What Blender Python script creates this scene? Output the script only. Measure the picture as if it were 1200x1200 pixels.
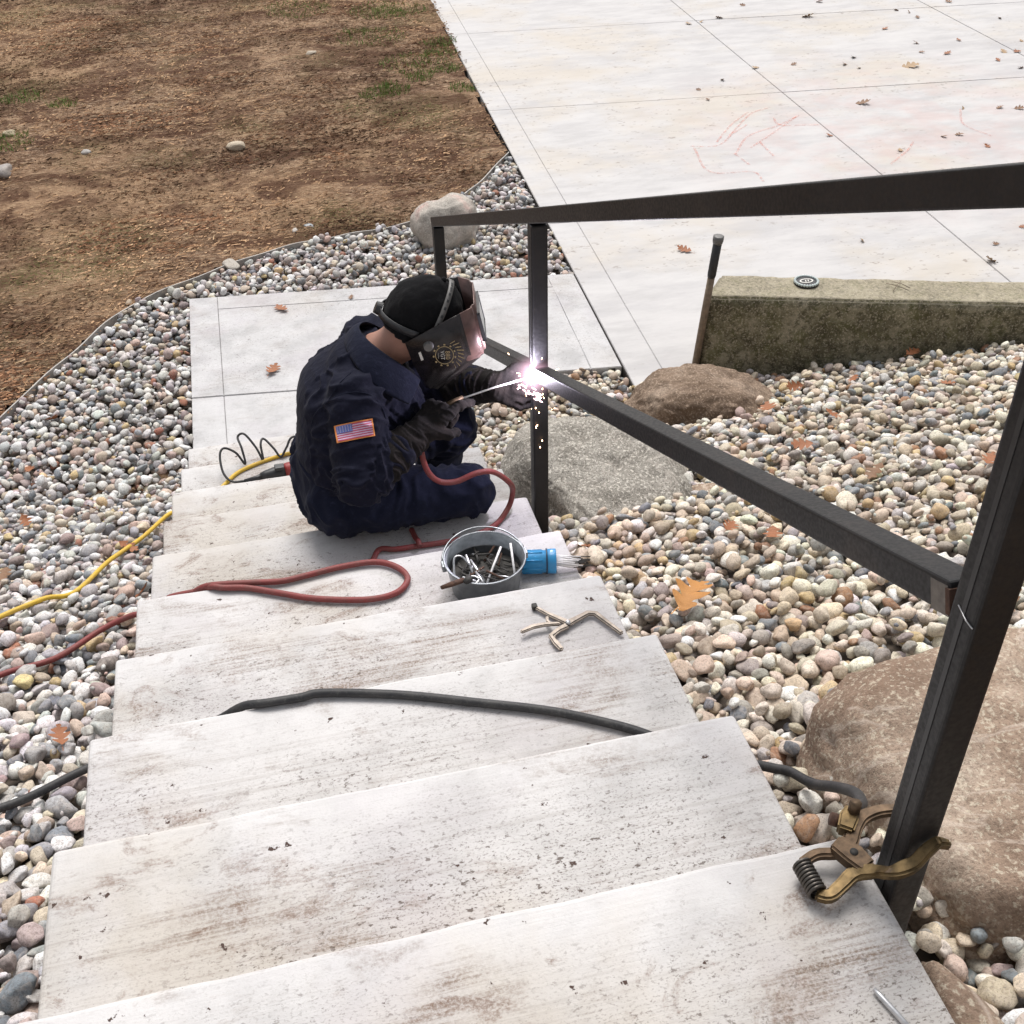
import bpy, bmesh, math, random
import numpy as np
from mathutils import Vector, Matrix, noise
from mathutils.bvhtree import BVHTree

for o in list(bpy.data.objects):
    bpy.data.objects.remove(o)
sc = bpy.context.scene
col = sc.collection

# ------------------------------------------------------------------ camera
CAM = np.array([-0.0893, -0.9057, 1.4267])
YAW, PITCH, ROLL, FPX = 0.2169, 0.6577, -0.0282, 1324.45
cy, sy, cp, sp = math.cos(YAW), math.sin(YAW), math.cos(PITCH), math.sin(PITCH)
FW = np.array([sy*cp, cy*cp, -sp]); R0 = np.array([cy, -sy, 0.0]); U0 = np.cross(R0, FW)
RT = R0*math.cos(ROLL) + U0*math.sin(ROLL); UP = -R0*math.sin(ROLL) + U0*math.cos(ROLL)
cam_d = bpy.data.cameras.new('camera'); cam = bpy.data.objects.new('camera', cam_d); col.objects.link(cam)
mw = Matrix(((RT[0], UP[0], -FW[0], CAM[0]), (RT[1], UP[1], -FW[1], CAM[1]), (RT[2], UP[2], -FW[2], CAM[2]), (0, 0, 0, 1)))
cam.matrix_world = mw
cam_d.sensor_width = 36; cam_d.lens = 36*FPX/1200; cam_d.clip_start = 0.05; cam_d.clip_end = 500
sc.camera = cam

# ------------------------------------------------------------------ light: bright overcast
SUN_EL, SUN_AZ = math.radians(60), math.radians(10)      # azimuth from +Y towards +X
w = bpy.data.worlds.new('World'); sc.world = w; w.use_nodes = True
nt = w.node_tree; nt.nodes.clear()
sky = nt.nodes.new('ShaderNodeTexSky'); sky.sky_type = 'NISHITA'; sky.sun_disc = False
sky.sun_elevation = SUN_EL; sky.sun_rotation = SUN_AZ; sky.dust_density = 4.0; sky.air_density = 1.2
hs = nt.nodes.new('ShaderNodeHueSaturation'); hs.inputs['Saturation'].default_value = 0.22
bg = nt.nodes.new('ShaderNodeBackground'); bg.inputs['Strength'].default_value = 0.088
wo = nt.nodes.new('ShaderNodeOutputWorld')
nt.links.new(sky.outputs[0], hs.inputs['Color']); nt.links.new(hs.outputs[0], bg.inputs[0]); nt.links.new(bg.outputs[0], wo.inputs[0])
sd = bpy.data.lights.new('sun', 'SUN'); sd.energy = 1.5; sd.angle = math.radians(32); sd.color = (1.0, 0.965, 0.92)
sun = bpy.data.objects.new('sun', sd); col.objects.link(sun)
sdir = Vector((math.sin(SUN_AZ)*math.cos(SUN_EL), math.cos(SUN_AZ)*math.cos(SUN_EL), math.sin(SUN_EL)))
sun.rotation_euler = sdir.to_track_quat('Z', 'Y').to_euler(); sun.location = (0, 0, 12)
sc.view_settings.view_transform = 'Standard'; sc.view_settings.look = 'None'
sc.view_settings.gamma = 1.0; sc.view_settings.use_curve_mapping = False
sc.view_settings.exposure = 0.86

# ------------------------------------------------------------------ helpers
ORG = {}
def tag(o, label=None, cat=None, group=None, kind=None):
    if label: o['label'] = label
    if cat: o['category'] = cat
    if group: o['group'] = group
    if kind: o['kind'] = kind
    return o
def mk(name, verts, faces, mat=None, parent=None, org=None, smooth=False):
    """one mesh object; verts in world space, stored relative to the thing's base point"""
    if parent is not None: org = ORG[parent.name]
    org = np.array(org if org is not None else (0, 0, 0), float)
    V = np.asarray(verts, float) - org
    me = bpy.data.meshes.new(name); me.from_pydata(V.tolist(), [], [tuple(f) for f in faces])
    if mat: me.materials.append(mat)
    if smooth: me.polygons.foreach_set('use_smooth', [True]*len(me.polygons))
    me.update()
    o = bpy.data.objects.new(name, me); col.objects.link(o)
    if parent is not None: o.parent = parent
    else: o.location = org
    ORG[o.name] = org
    return o
def empty(name, loc, **k):
    o = bpy.data.objects.new(name, None); col.objects.link(o); o.location = loc; o.empty_display_size = 0.05
    ORG[o.name] = np.array(loc, float); tag(o, **k); return o
def from_bm(name, bm, mat, parent=None, org=None, smooth=False):
    bm.verts.index_update()
    v = [tuple(x.co) for x in bm.verts]; f = [[x.index for x in p.verts] for p in bm.faces]; bm.free()
    return mk(name, v, f, mat, parent, org, smooth)
def bm_box(bm, mn, mx, M=None):
    mn, mx = Vector(mn), Vector(mx); vs = []
    for k in range(8):
        c = Vector((mx.x if k & 1 else mn.x, mx.y if k & 2 else mn.y, mx.z if k & 4 else mn.z))
        vs.append(bm.verts.new(M @ c if M else c))
    for f in ((0, 2, 3, 1), (4, 5, 7, 6), (0, 1, 5, 4), (2, 6, 7, 3), (0, 4, 6, 2), (1, 3, 7, 5)):
        bm.faces.new([vs[i] for i in f])
def box(name, mn, mx, mat, parent=None, org=None, bev=0.0, M=None, seg=2):
    bm = bmesh.new(); bm_box(bm, mn, mx, M)
    if bev: bmesh.ops.bevel(bm, geom=bm.edges[:], offset=bev, segments=seg, affect='EDGES', profile=0.6)
    return from_bm(name, bm, mat, parent, org, smooth=False)
def catmull(P, n=10):
    P = [np.array(p, float) for p in P]; P = [2*P[0]-P[1]] + P + [2*P[-1]-P[-2]]; out = []
    for i in range(1, len(P)-2):
        a, b, c, d = P[i-1:i+3]
        for k in range(n):
            t = k/n
            out.append(0.5*((2*b)+(-a+c)*t+(2*a-5*b+4*c-d)*t*t+(-a+3*b-3*c+d)*t**3))
    out.append(P[-2]); return np.array(out)
def tube_geo(P, r, seg=8, cap=True):
    P = np.asarray(P, float); n = len(P); r = np.broadcast_to(np.asarray(r, float), (n,))
    T = np.gradient(P, axis=0); T /= np.linalg.norm(T, axis=1)[:, None]+1e-12
    up = np.array([0, 0, 1.0]) if abs(T[0][2]) < .9 else np.array([1.0, 0, 0])
    V = []; N = np.cross(T[0], up); N /= np.linalg.norm(N)
    for i in range(n):
        N = N - T[i]*(N@T[i]); N /= np.linalg.norm(N)+1e-12; B = np.cross(T[i], N)
        for k in range(seg):
            a = 2*math.pi*k/seg; V.append(P[i]+r[i]*(N*math.cos(a)+B*math.sin(a)))
    F = []
    for i in range(n-1):
        for k in range(seg):
            k2 = (k+1) % seg; F.append((i*seg+k, i*seg+k2, (i+1)*seg+k2, (i+1)*seg+k))
    if cap: F.append(tuple(range(seg-1, -1, -1))); F.append(tuple((n-1)*seg+k for k in range(seg)))
    return V, F
def tube(name, P, r, mat, parent=None, org=None, seg=8):
    V, F = tube_geo(P, r, seg); return mk(name, V, F, mat, parent, org, True)
class Geo:
    def __init__(s): s.v = []; s.f = []
    def add(s, V, F):
        b = len(s.v); s.v += [tuple(x) for x in V]; s.f += [tuple(i+b for i in f) for f in F]; return s
    def tube(s, P, r, seg=8): return s.add(*tube_geo(P, r, seg))
    def box(s, mn, mx, M=None, bev=0):
        bm = bmesh.new(); bm_box(bm, mn, mx, M)
        if bev: bmesh.ops.bevel(bm, geom=bm.edges[:], offset=bev, segments=2, affect='EDGES')
        bm.verts.index_update(); s.add([tuple(v.co) for v in bm.verts], [[v.index for v in f.verts] for f in bm.faces]); bm.free(); return s
    def make(s, name, mat, parent=None, org=None, smooth=False): return mk(name, s.v, s.f, mat, parent, org, smooth)
def prism(poly, z0, z1, bev=0.0):
    bm = bmesh.new(); b = [bm.verts.new((x, y, z0)) for x, y in poly]; t = [bm.verts.new((x, y, z1)) for x, y in poly]
    n = len(poly); bm.faces.new(t); bm.faces.new(b[::-1])
    for i in range(n): bm.faces.new((b[i], b[(i+1) % n], t[(i+1) % n], t[i]))
    bmesh.ops.recalc_face_normals(bm, faces=bm.faces[:])
    if bev: bmesh.ops.bevel(bm, geom=[e for e in bm.edges if all(v.co.z > z1-1e-5 for v in e.verts)], offset=bev, segments=2, affect='EDGES')
    return bm
def fbm(p, o=4):
    return noise.fractal(Vector(p), 1.0, 2.0, o)

# ------------------------------------------------------------------ materials
class N:
    def __init__(s, name):
        s.m = bpy.data.materials.new(name); s.m.use_nodes = True; s.t = s.m.node_tree; s.t.nodes.clear()
        s.out = s.n('ShaderNodeOutputMaterial'); s.b = s.n('ShaderNodeBsdfPrincipled'); s.l(s.b.outputs[0], s.out.inputs[0])
        s.co = s.n('ShaderNodeTexCoord')
    def n(s, t): return s.t.nodes.new(t)
    def l(s, a, b): s.t.links.new(a, b)
    def set(s, i, v):
        if hasattr(v, 'is_linked') or isinstance(v, bpy.types.NodeSocket): s.l(v, i)
        else: i.default_value = v
    def map(s, scale=(1, 1, 1), rot=(0, 0, 0), src=None):
        m = s.n('ShaderNodeMapping'); m.inputs['Scale'].default_value = scale; m.inputs['Rotation'].default_value = rot
        s.l(src or s.co.outputs['Object'], m.inputs[0]); return m.outputs[0]
    def noise(s, scale, detail=4, rough=.55, vec=None, dist=0.0, col=False):
        x = s.n('ShaderNodeTexNoise'); x.inputs['Scale'].default_value = scale; x.inputs['Detail'].default_value = detail
        x.inputs['Roughness'].default_value = rough; x.inputs['Distortion'].default_value = dist
        s.l(vec or s.co.outputs['Object'], x.inputs['Vector']); return x.outputs[1 if col else 0]
    def voro(s, scale, vec=None, feat='F1', out=0, rnd=1.0):
        x = s.n('ShaderNodeTexVoronoi'); x.feature = feat; x.inputs['Scale'].default_value = scale; x.inputs['Randomness'].default_value = rnd
        s.l(vec or s.co.outputs['Object'], x.inputs['Vector']); return x.outputs[out]
    def ramp(s, f, pts):
        r = s.n('ShaderNodeValToRGB'); e = r.color_ramp.elements
        while len(e) < len(pts): e.new(.5)
        for i, (p, c) in enumerate(pts):
            e[i].position = p; e[i].color = (c, c, c, 1) if isinstance(c, (int, float)) else (*c, 1)
        s.l(f, r.inputs[0]); return r.outputs[0]
    def mix(s, f, a, b, mode='MIX'):
        x = s.n('ShaderNodeMix'); x.data_type = 'RGBA'; x.blend_type = mode
        s.set(x.inputs[0], f)
        for i, v in ((6, a), (7, b)):
            s.set(x.inputs[i], (*v, 1) if isinstance(v, tuple) and len(v) == 3 else v)
        return x.outputs[2]
    def math(s, op, a, b=0.0):
        x = s.n('ShaderNodeMath'); x.operation = op; s.set(x.inputs[0], a); s.set(x.inputs[1], b); return x.outputs[0]
    def bump(s, h, strength=.3, dist=.01, nrm=None):
        x = s.n('ShaderNodeBump'); x.inputs['Strength'].default_value = strength; x.inputs['Distance'].default_value = dist
        s.l(h, x.inputs['Height'])
        if nrm: s.l(nrm, x.inputs['Normal'])
        return x.outputs[0]
    def fin(s, c, rough=.8, normal=None, metal=0.0, spec=None):
        s.set(s.b.inputs['Base Color'], (*c, 1) if isinstance(c, tuple) else c)
        s.set(s.b.inputs['Roughness'], rough); s.set(s.b.inputs['Metallic'], metal)
        if normal: s.l(normal, s.b.inputs['Normal'])
        if spec is not None: s.b.inputs['Specular IOR Level'].default_value = spec
        return s.m
def plain(name, c, rough=.6, metal=0.0, var=.25, scale=60, bump=.1):
    k = N(name); n = k.noise(scale, 5); r = k.ramp(n, [(.25, tuple(x*(1-var) for x in c)), (.75, tuple(min(1, x*(1+var)) for x in c))])
    return k.fin(r, rough, k.bump(n, bump, .002) if bump else None, metal)

def mat_concrete(name, base, dirt=.5, broom=True):
    k = N(name)
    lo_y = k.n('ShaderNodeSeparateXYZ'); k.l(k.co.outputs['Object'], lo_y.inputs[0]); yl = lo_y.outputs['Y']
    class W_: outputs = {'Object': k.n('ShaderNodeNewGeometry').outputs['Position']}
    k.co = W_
    # tread paler with fewer flecks along the leading edge, darker towards the back
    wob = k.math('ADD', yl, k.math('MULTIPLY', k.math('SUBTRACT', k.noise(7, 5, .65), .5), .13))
    nose_mask = k.ramp(k.math('ADD', k.math('MULTIPLY', wob, 2.0), 1.0), [(.55, 0.0), (.86, .55), (.95, 1.0)]) if broom else k.ramp(yl, [(0.0, 0.0), (1.0, 0.0)])
    grit = k.math('SUBTRACT', 1.0, k.math('MULTIPLY', nose_mask, .85))
    big = k.noise(1.5, 5, .6); mid = k.noise(5.5, 6, .65)
    st = k.noise(1.0, 6, .72, k.map((2.2, 120, 20), (0, 0, .03)))           # broom streaks run across the tread
    fine = k.noise(240, 3, .6)
    c = k.ramp(mid, [(.36, tuple(x*.84 for x in base)), (.5, base), (.64, tuple(min(.9, x*1.09) for x in base))])
    c = k.mix(k.ramp(big, [(.49, 0.0), (.62, .5*dirt)]), c, (.42, .355, .27))
    c = k.mix(k.ramp(k.noise(2.7, 4, .6, k.map((1, 1, 1), (0, 0, 1.1))), [(.50, 0.0), (.66, .32)]), c, (.44, .40, .435))
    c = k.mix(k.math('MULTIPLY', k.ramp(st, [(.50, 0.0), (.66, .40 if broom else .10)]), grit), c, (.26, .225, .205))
    c = k.mix(k.math('MULTIPLY', k.math('SUBTRACT', 1.0, nose_mask), .20 if broom else 0.0), c, (.33, .30, .265))
    c = k.mix(k.math('MULTIPLY', nose_mask, .35), c, tuple(min(.9, x*1.10) for x in base))
    # muddy smears and rusty dust
    sm = k.math('MULTIPLY', k.ramp(k.noise(3.0, 6, .68, k.map((.8, 1.5, 1), (0, 0, .5)), .4), [(.535, 0.0), (.66, 1.0)]), k.ramp(st, [(.40, .15), (.58, 1.0)]))
    gran = k.ramp(k.noise(190, 4, .7), [(.40, .25), (.56, 1.0)]); sm = k.math('MULTIPLY', sm, gran)
    c = k.mix(k.math('MULTIPLY', sm, 1.0*dirt), c, (.19, .135, .10))
    sm2 = k.math('MULTIPLY', k.ramp(k.noise(9.0, 6, .7, k.map((.7, 1.4, 1), (0, 0, 1.5)), .8), [(.555, 0.0), (.64, 1.0)]), k.ramp(big, [(.42, 0.0), (.54, 1.0)]))
    c = k.mix(k.math('MULTIPLY', k.math('MULTIPLY', sm2, gran), .75*dirt), c, (.17, .105, .075))
    # flecks: many tiny, fewer large, gathered where people step
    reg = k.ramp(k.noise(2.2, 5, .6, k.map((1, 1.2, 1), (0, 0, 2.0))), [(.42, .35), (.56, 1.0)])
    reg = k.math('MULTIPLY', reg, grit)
    f1 = k.ramp(k.noise(85, 5, .66, k.map((.8, 1.2, 1))), [(.595, 0.0), (.625, 1.0)])
    f2 = k.ramp(k.noise(230, 3, .6, k.map((.75, 1.25, 1))), [(.565, 0.0), (.61, 1.0)])
    f3 = k.ramp(k.noise(26, 5, .62), [(.675, 0.0), (.69, 1.0)])
    fl = k.math('MAXIMUM', k.math('MULTIPLY', f1, reg), k.math('MULTIPLY', f2, k.math('MULTIPLY', reg, .55)))
    c = k.mix(k.math('MULTIPLY', fl, .85*min(1, dirt*1.5)), c, (.085, .062, .05))
    c = k.mix(k.math('MULTIPLY', f3, min(1, dirt*1.5)), c, (.07, .045, .038))
    h = k.math('ADD', k.math('MULTIPLY', st, .6 if broom else .1), k.math('MULTIPLY', fine, .35))
    return k.fin(c, .88, k.bump(h, .45, .004, k.bump(mid, .15, .01)), spec=.2)
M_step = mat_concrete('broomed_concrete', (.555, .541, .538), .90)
M_land = mat_concrete('landing_concrete', (.50, .492, .495), .34, False)
def mat_terrace():
    k = N('terrace_concrete')
    a = k.noise(.9, 6, .6); b = k.noise(4, 6, .7, k.map((.6, 1.8, 1))); f = k.noise(160, 3)
    c = k.ramp(b, [(.36, (.445, .432, .43)), (.5, (.495, .481, .478)), (.64, (.525, .51, .505))])
    c = k.mix(k.ramp(a, [(.48, 0.0), (.64, .5)]), c, (.50, .435, .35))
    c = k.mix(k.ramp(k.noise(2.1, 5, .65, k.map((.6, 1.5, 1), (0, 0, .4))), [(.50, 0.0), (.64, .5)]), c, (.40, .388, .395))
    # faint red crayon dust rubbed over part of the slab
    g = k.n('ShaderNodeVectorMath'); g.operation = 'DISTANCE'; k.l(k.co.outputs['Object'], g.inputs[0]); g.inputs[1].default_value = (4.9, 7.0, -1.662)
    red = k.math('MULTIPLY', k.ramp(k.math('DIVIDE', g.outputs['Value'], 3.0), [(.2, 1.0), (.75, 0.0)]), k.ramp(k.noise(3.2, 5, .65), [(.42, 0.0), (.62, 1.0)]))
    c = k.mix(k.math('MULTIPLY', red, .30), c, (.50, .32, .29))
    s = k.math('MULTIPLY', k.ramp(k.noise(22, 4, .6, k.map((.8, 1.3, 1))), [(.62, 0.0), (.67, 1.0)]), k.ramp(k.noise(.9, 3), [(.42, 0.0), (.56, 1.0)]))
    c = k.mix(k.math('MULTIPLY', s, .55), c, (.2, .16, .135))
    return k.fin(c, .8, k.bump(f, .12, .002), spec=.25)
M_terr = mat_terrace()
M_joint = plain('joint_filler', (.045, .04, .036), .9)
def mat_dirt():
    k = N('raked_dirt')
    a = k.noise(2.2, 8, .68, k.map((1, 2.4, 1), (0, 0, .25)), .6); b = k.noise(34, 6, .75, k.map((.6, 1.7, 1), (0, 0, .15))); d = k.noise(.5, 4, .6)
    c = k.ramp(a, [(.38, (.095, .053, .034)), (.46, (.19, .112, .070)), (.54, (.31, .195, .122)), (.64, (.43, .29, .185))])
    c = k.mix(k.ramp(b, [(.42, .85), (.52, 0.0)]), c, (.07, .040, .027))
    c = k.mix(k.ramp(k.noise(42, 6, .75, k.map((.45, 2.2, 1), (0, 0, -.1))), [(.51, 0.0), (.60, .8)]), c, (.56, .41, .28))
    c = k.mix(k.ramp(d, [(.46, 0.0), (.60, .45)]), c, (.46, .30, .18))
    c = k.mix(k.ramp(k.noise(1.3, 6, .7, k.map((1, 1.7, 1), (0, 0, .3)), .8), [(.41, .85), (.54, 0.0)]), c, (.095, .047, .030))
    g = k.math('MULTIPLY', k.ramp(k.noise(.8, 4, .6, k.map((1, 1, 1), (0, 0, .7))), [(.52, 0.0), (.64, .7)]), k.ramp(k.noise(60, 3), [(.46, 0.0), (.56, 1.0)]))
    c = k.mix(g, c, (.13, .125, .05))
    h = k.math('ADD', k.math('MULTIPLY', a, .6), b)
    return k.fin(c, .95, k.bump(h, .9, .03), spec=.08)
M_dirt = mat_dirt()
M_soil = plain('soil_under_stones', (.075, .058, .045), .95, var=.4, scale=30, bump=.4)
def mat_stone():
    k = N('river_stone'); at = k.n('ShaderNodeAttribute'); at.attribute_name = 'col'; at.attribute_type = 'GEOMETRY'
    oi = k.n('ShaderNodeObjectInfo'); k.pos = k.n('ShaderNodeNewGeometry').outputs['Position']; return k, at, oi
def stone_tail(k, c0):
    p = k.pos; n = k.noise(110, 6, .7, p); m = k.noise(42, 5, .65, p, 1.2)
    c = k.mix(k.ramp(n, [(.40, .75), (.52, 0.0)]), c0, k.mix(1.0, c0, (.60, .57, .55), 'MULTIPLY'))
    c = k.mix(k.ramp(m, [(.50, 0.0), (.60, .5)]), c, k.mix(.55, c0, (.58, .50, .43)))
    c = k.mix(k.ramp(k.noise(55, 4, .6, p, 2.0), [(.56, 0.0), (.62, .4)]), c, k.mix(.6, c0, (.20, .17, .155)))
    c = k.mix(k.ramp(k.noise(330, 3, .6, p), [(.56, 0.0), (.64, .5)]), c, (.09, .08, .075))
    return k.fin(c, k.ramp(m, [(.4, .6), (.6, .8)]), k.bump(n, .5, .003), spec=.28)
k, at, oi = mat_stone(); M_stone = stone_tail(k, at.outputs['Color'])
k, at, oi = mat_stone(); k.m.name = 'river_stone_single'; M_stone1 = stone_tail(k, oi.outputs['Color'])
def mat_boulder(name, c1, c2, c3, vein=(.5, .45, .4), sc_=1.0, moss=0.0, grain=1.0, blotch=.65):
    k = N(name); a = k.noise(4*sc_, 7, .65, dist=.5); b = k.noise(20*sc_, 6, .7); f = k.noise(150, 5, .75)
    c = k.ramp(a, [(.38, c1), (.5, c2), (.62, c3)])
    c = k.mix(k.ramp(b, [(.40, blotch), (.52, 0.0)]), c, tuple(x*.5 for x in c1))
    c = k.mix(k.ramp(f, [(.40, .8*grain), (.5, 0.0)]), c, tuple(x*.45 for x in c1))
    c = k.mix(k.ramp(k.noise(95, 4, .7, k.map((1, 1, 1), (1, .5, .3))), [(.53, 0.0), (.62, .8*grain)]), c, tuple(min(.75, x*1.75) for x in c3))
    ve = k.noise(3.0*sc_, 5, .6, k.map((1, 1, 1), (.4, .9, 0)), 1.5)
    c = k.mix(k.ramp(k.math('ABSOLUTE', k.math('SUBTRACT', ve, .5)), [(.0, .55), (.006, .35), (.014, 0.0)]), c, vein)
    if moss:
        c = k.mix(k.math('MULTIPLY', k.ramp(k.noise(6, 6, .7), [(.46, 0.0), (.6, 1.0)]), moss), c, (.10, .105, .04))
    h = k.math('ADD', k.math('MULTIPLY', b, .8), k.math('MULTIPLY', f, .35))
    return k.fin(c, .85, k.bump(h, .8, .016), spec=.2)
M_b_grey = mat_boulder('granite_grey', (.25, .228, .195), (.335, .31, .272), (.42, .392, .35), sc_=1.0, grain=1.0, blotch=.30)
M_b_brown = mat_boulder('brown_fieldstone', (.17, .118, .082), (.25, .18, .13), (.33, .255, .195), (.09, .06, .045), .7, grain=.6, blotch=.35)
M_b_tan = mat_boulder('tan_quartzite', (.25, .172, .125), (.38, .28, .21), (.49, .39, .31), (.60, .50, .42), .5, grain=.6, blotch=.28)
M_b_pink = mat_boulder('pink_granite', (.36, .33, .295), (.48, .43, .38), (.57, .40, .355), sc_=.9, grain=.5, blotch=.3)
def mat_wall():
    k = N('mossy_old_concrete'); a = k.noise(5, 7, .7); b = k.noise(28, 6, .7); f = k.noise(90, 4, .7)
    c = k.ramp(a, [(.38, (.115, .102, .066)), (.5, (.22, .198, .130)), (.62, (.35, .315, .23))])
    c = k.mix(k.ramp(b, [(.42, .75), (.52, 0.0)]), c, (.065, .060, .038))
    c = k.mix(k.ramp(k.noise(9, 5, .7, k.map((1, 1, 1), (0, 0, 1))), [(.5, 0.0), (.64, .55)]), c, (.13, .13, .055))
    c = k.mix(k.ramp(f, [(.53, 0.0), (.62, .7)]), c, (.50, .44, .33))
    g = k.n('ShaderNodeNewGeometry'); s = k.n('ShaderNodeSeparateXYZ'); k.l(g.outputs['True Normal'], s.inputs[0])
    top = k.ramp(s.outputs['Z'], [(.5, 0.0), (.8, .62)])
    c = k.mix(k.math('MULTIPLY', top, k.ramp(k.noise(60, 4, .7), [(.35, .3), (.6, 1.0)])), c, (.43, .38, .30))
    return k.fin(c, .95, k.bump(k.math('ADD', b, f), .6, .008), spec=.15)
M_wall = mat_wall()
def mat_steel():
    k = N('mill_scale_steel'); a = k.noise(3.5, 5, .6); b = k.noise(140, 4, .6)
    c = k.ramp(a, [(.38, (.0085, .0085, .0095)), (.54, (.014, .0135, .0145)), (.68, (.028, .023, .021))])
    return k.fin(c, k.ramp(b, [(.38, .42), (.62, .58)]), k.bump(b, .03, .001), .0, .35)
M_steel = mat_steel()
M_bare = plain('ground_steel', (.15, .135, .12), .45, .7, .3, 90)
M_rust = plain('rusty_gap', (.07, .033, .02), .85, 0, .5, 120, .3)
M_galv = plain('galvanised', (.235, .25, .265), .42, .85, .3, 45)
M_rodm = plain('rod_steel', (.55, .55, .56), .35, .8, .25, 80)
M_rodw = plain('electrode_flux', (.78, .76, .76), .7, 0, .2, 90)
M_rodd = plain('burnt_stub', (.04, .037, .034), .7, .3, .4, 90)
M_blue = plain('blue_plastic', (.035, .27, .55), .33, 0, .18, 20, .02)
M_bluer = plain('dark_seal_ring', (.02, .04, .07), .5)
def mat_cable(name, c, d):
    k = N(name); a = k.noise(18, 5, .65); b = k.noise(160, 4)
    cc = k.mix(k.ramp(a, [(.42, 0.0), (.68, .75)]), c, d)
    cc = k.mix(k.ramp(b, [(.54, 0.0), (.68, .3)]), cc, tuple(min(1, x*1.6+.03) for x in d))
    return k.fin(cc, .62, k.bump(b, .12, .001))
M_red = mat_cable('red_rubber_lead', (.21, .036, .034), (.14, .055, .045))
M_blk = mat_cable('black_rubber_lead', (.017, .017, .019), (.05, .047, .045))
M_yel = mat_cable('yellow_cord', (.62, .40, .035), (.50, .34, .08))
M_blackpl = plain('black_plastic', (.02, .02, .022), .45, 0, .3, 50, .05)
M_greypl = plain('grey_plastic', (.13, .125, .12), .5, 0, .25, 80)
M_redpl = plain('red_plastic', (.27, .028, .026), .45, 0, .25, 40, .05)
M_brass = plain('worn_brass', (.135, .092, .042), .46, .75, .65, 60, .35)
M_bronze = plain('dirty_bronze', (.115, .075, .045), .58, .6, .6, 75, .4)
M_spring = plain('spring_steel', (.10, .09, .08), .4, .85)
M_plier = plain('dull_nickel', (.21, .18, .155), .42, .75, .35, 60)
M_wood = plain('weathered_ash_handle', (.20, .15, .105), .7, 0, .35, 40, .3)
def mat_cloth(name, c, d, scale=1.0):
    k = N(name); a = k.noise(7*scale, 6, .65); wv = k.noise(420, 2); fold = k.noise(24, 4, .6, k.map((1, 1.6, .7)))
    cc = k.mix(k.ramp(a, [(.45, 0.0), (.75, .6)]), c, d)
    cc = k.mix(k.ramp(k.noise(55, 5, .7), [(.56, 0.0), (.74, .28)]), cc, tuple(x*2.4+.012 for x in d))
    m = k.fin(cc, .9, k.bump(wv, .25, .0015, k.bump(fold, .4, .012)), spec=.12)
    k.b.inputs['Sheen Weight'].default_value = .03; return m
M_navy = mat_cloth('navy_twill', (.0078, .0085, .0185), (.015, .016, .030))
M_navy2 = mat_cloth('navy_denim', (.0088, .0108, .024), (.0165, .0195, .039))
M_collar = mat_cloth('navy_collar', (.0095, .0112, .024), (.017, .0195, .038))
M_cap = mat_cloth('black_cap', (.006, .006, .007), (.013, .012, .013))
M_glove = mat_cloth('sooty_leather', (.013, .011, .011), (.032, .024, .021), 2.2)
M_boot = plain('black_leather', (.015, .013, .012), .55)
M_skin = plain('skin', (.36, .185, .135), .5, 0, .12, 30, .08)
M_hair = plain('short_hair', (.05, .033, .022), .8)
M_shell = plain('helmet_shell', (.022, .018, .018), .27, .25, .45, 30, .06)
M_shellf = plain('arc_lit_soiled_front', (.115, .066, .058), .30, .35, .55, 22, .06)  # brown-pink tone: arc reflection painted into the colour, plus heat soiling
M_lens = plain('dark_lens', (.01, .02, .012), .1, 0, 0, 5, 0)
M_decal = plain('gold_decal', (.40, .30, .155), .55, 0, .4, 200, 0)
M_decalw = plain('white_decal', (.62, .60, .56), .6, 0, .2, 200, 0)
M_pborder = plain('patch_border', (.75, .27, .075), .8, 0, .15, 300, .2)
M_pred = plain('patch_red', (.42, .055, .12), .85, 0, .2, 300, .2)
M_pwhite = plain('patch_white', (.52, .40, .52), .85, 0, .15, 300, .2)
M_pblue = plain('patch_blue', (.10, .14, .36), .85, 0, .2, 300, .2)
def mat_leaf(name, c, d):
    k = N(name); a = k.noise(45, 5, .65); m = k.fin(k.ramp(a, [(.3, c), (.7, d)]), .65, k.bump(a, .3, .003)); return m
M_leafs = [mat_leaf('oak_leaf_brown', (.15, .075, .038), (.25, .135, .07)), mat_leaf('oak_leaf_russet', (.22, .075, .028), (.34, .125, .045)), mat_leaf('oak_leaf_orange', (.34, .14, .026), (.48, .22, .05)), mat_leaf('oak_leaf_tan', (.30, .20, .11), (.42, .28, .16))]
M_grass = mat_leaf('grass_blade', (.085, .17, .022), (.18, .27, .05))
M_edge = plain('galvanised_edging', (.33, .31, .29), .55, .3, .3, 30)

# ------------------------------------------------------------------ terrain
D, H, W = 0.4045, 0.1662, 1.22
ZL = -10*H
def tz(x, y):
    x = np.asarray(x, float); y = np.asarray(y, float)
    s = -.411*y - .225 + .06*np.clip(x-1.3, 0, 3)*(y < 4.2) - .12*np.clip((.12-y)/.3, 0, 1)*np.clip((x-.3)/.3, 0, 1)
    base = -1.722 + 0*x
    m = np.maximum(s, base); k = .10
    h = np.clip(.5+.5*(s-base)/k, 0, 1)
    return base*(1-h)+s*h+k*h*(1-h)*.6
def px(P):
    d = np.asarray(P, float)-CAM; z = d@FW
    return 600+FPX*(d@RT)/z, 600-FPX*(d@UP)/z, z
EDGE = [(-2.35, -1.4), (-2.3, 1.5), (-2.05, 3.2), (-1.572, 4.441), (-1.27, 5.02), (-.97, 5.526), (-.5, 5.87), (-.022, 6.116), (.42, 6.2), (.841, 6.275), (1.15, 6.5), (1.429, 6.815), (1.79, 7.37)]
POLY_L = EDGE + [(1.70, 5.24), (-.622, 5.55), (-.622, -1.4)]
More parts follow.
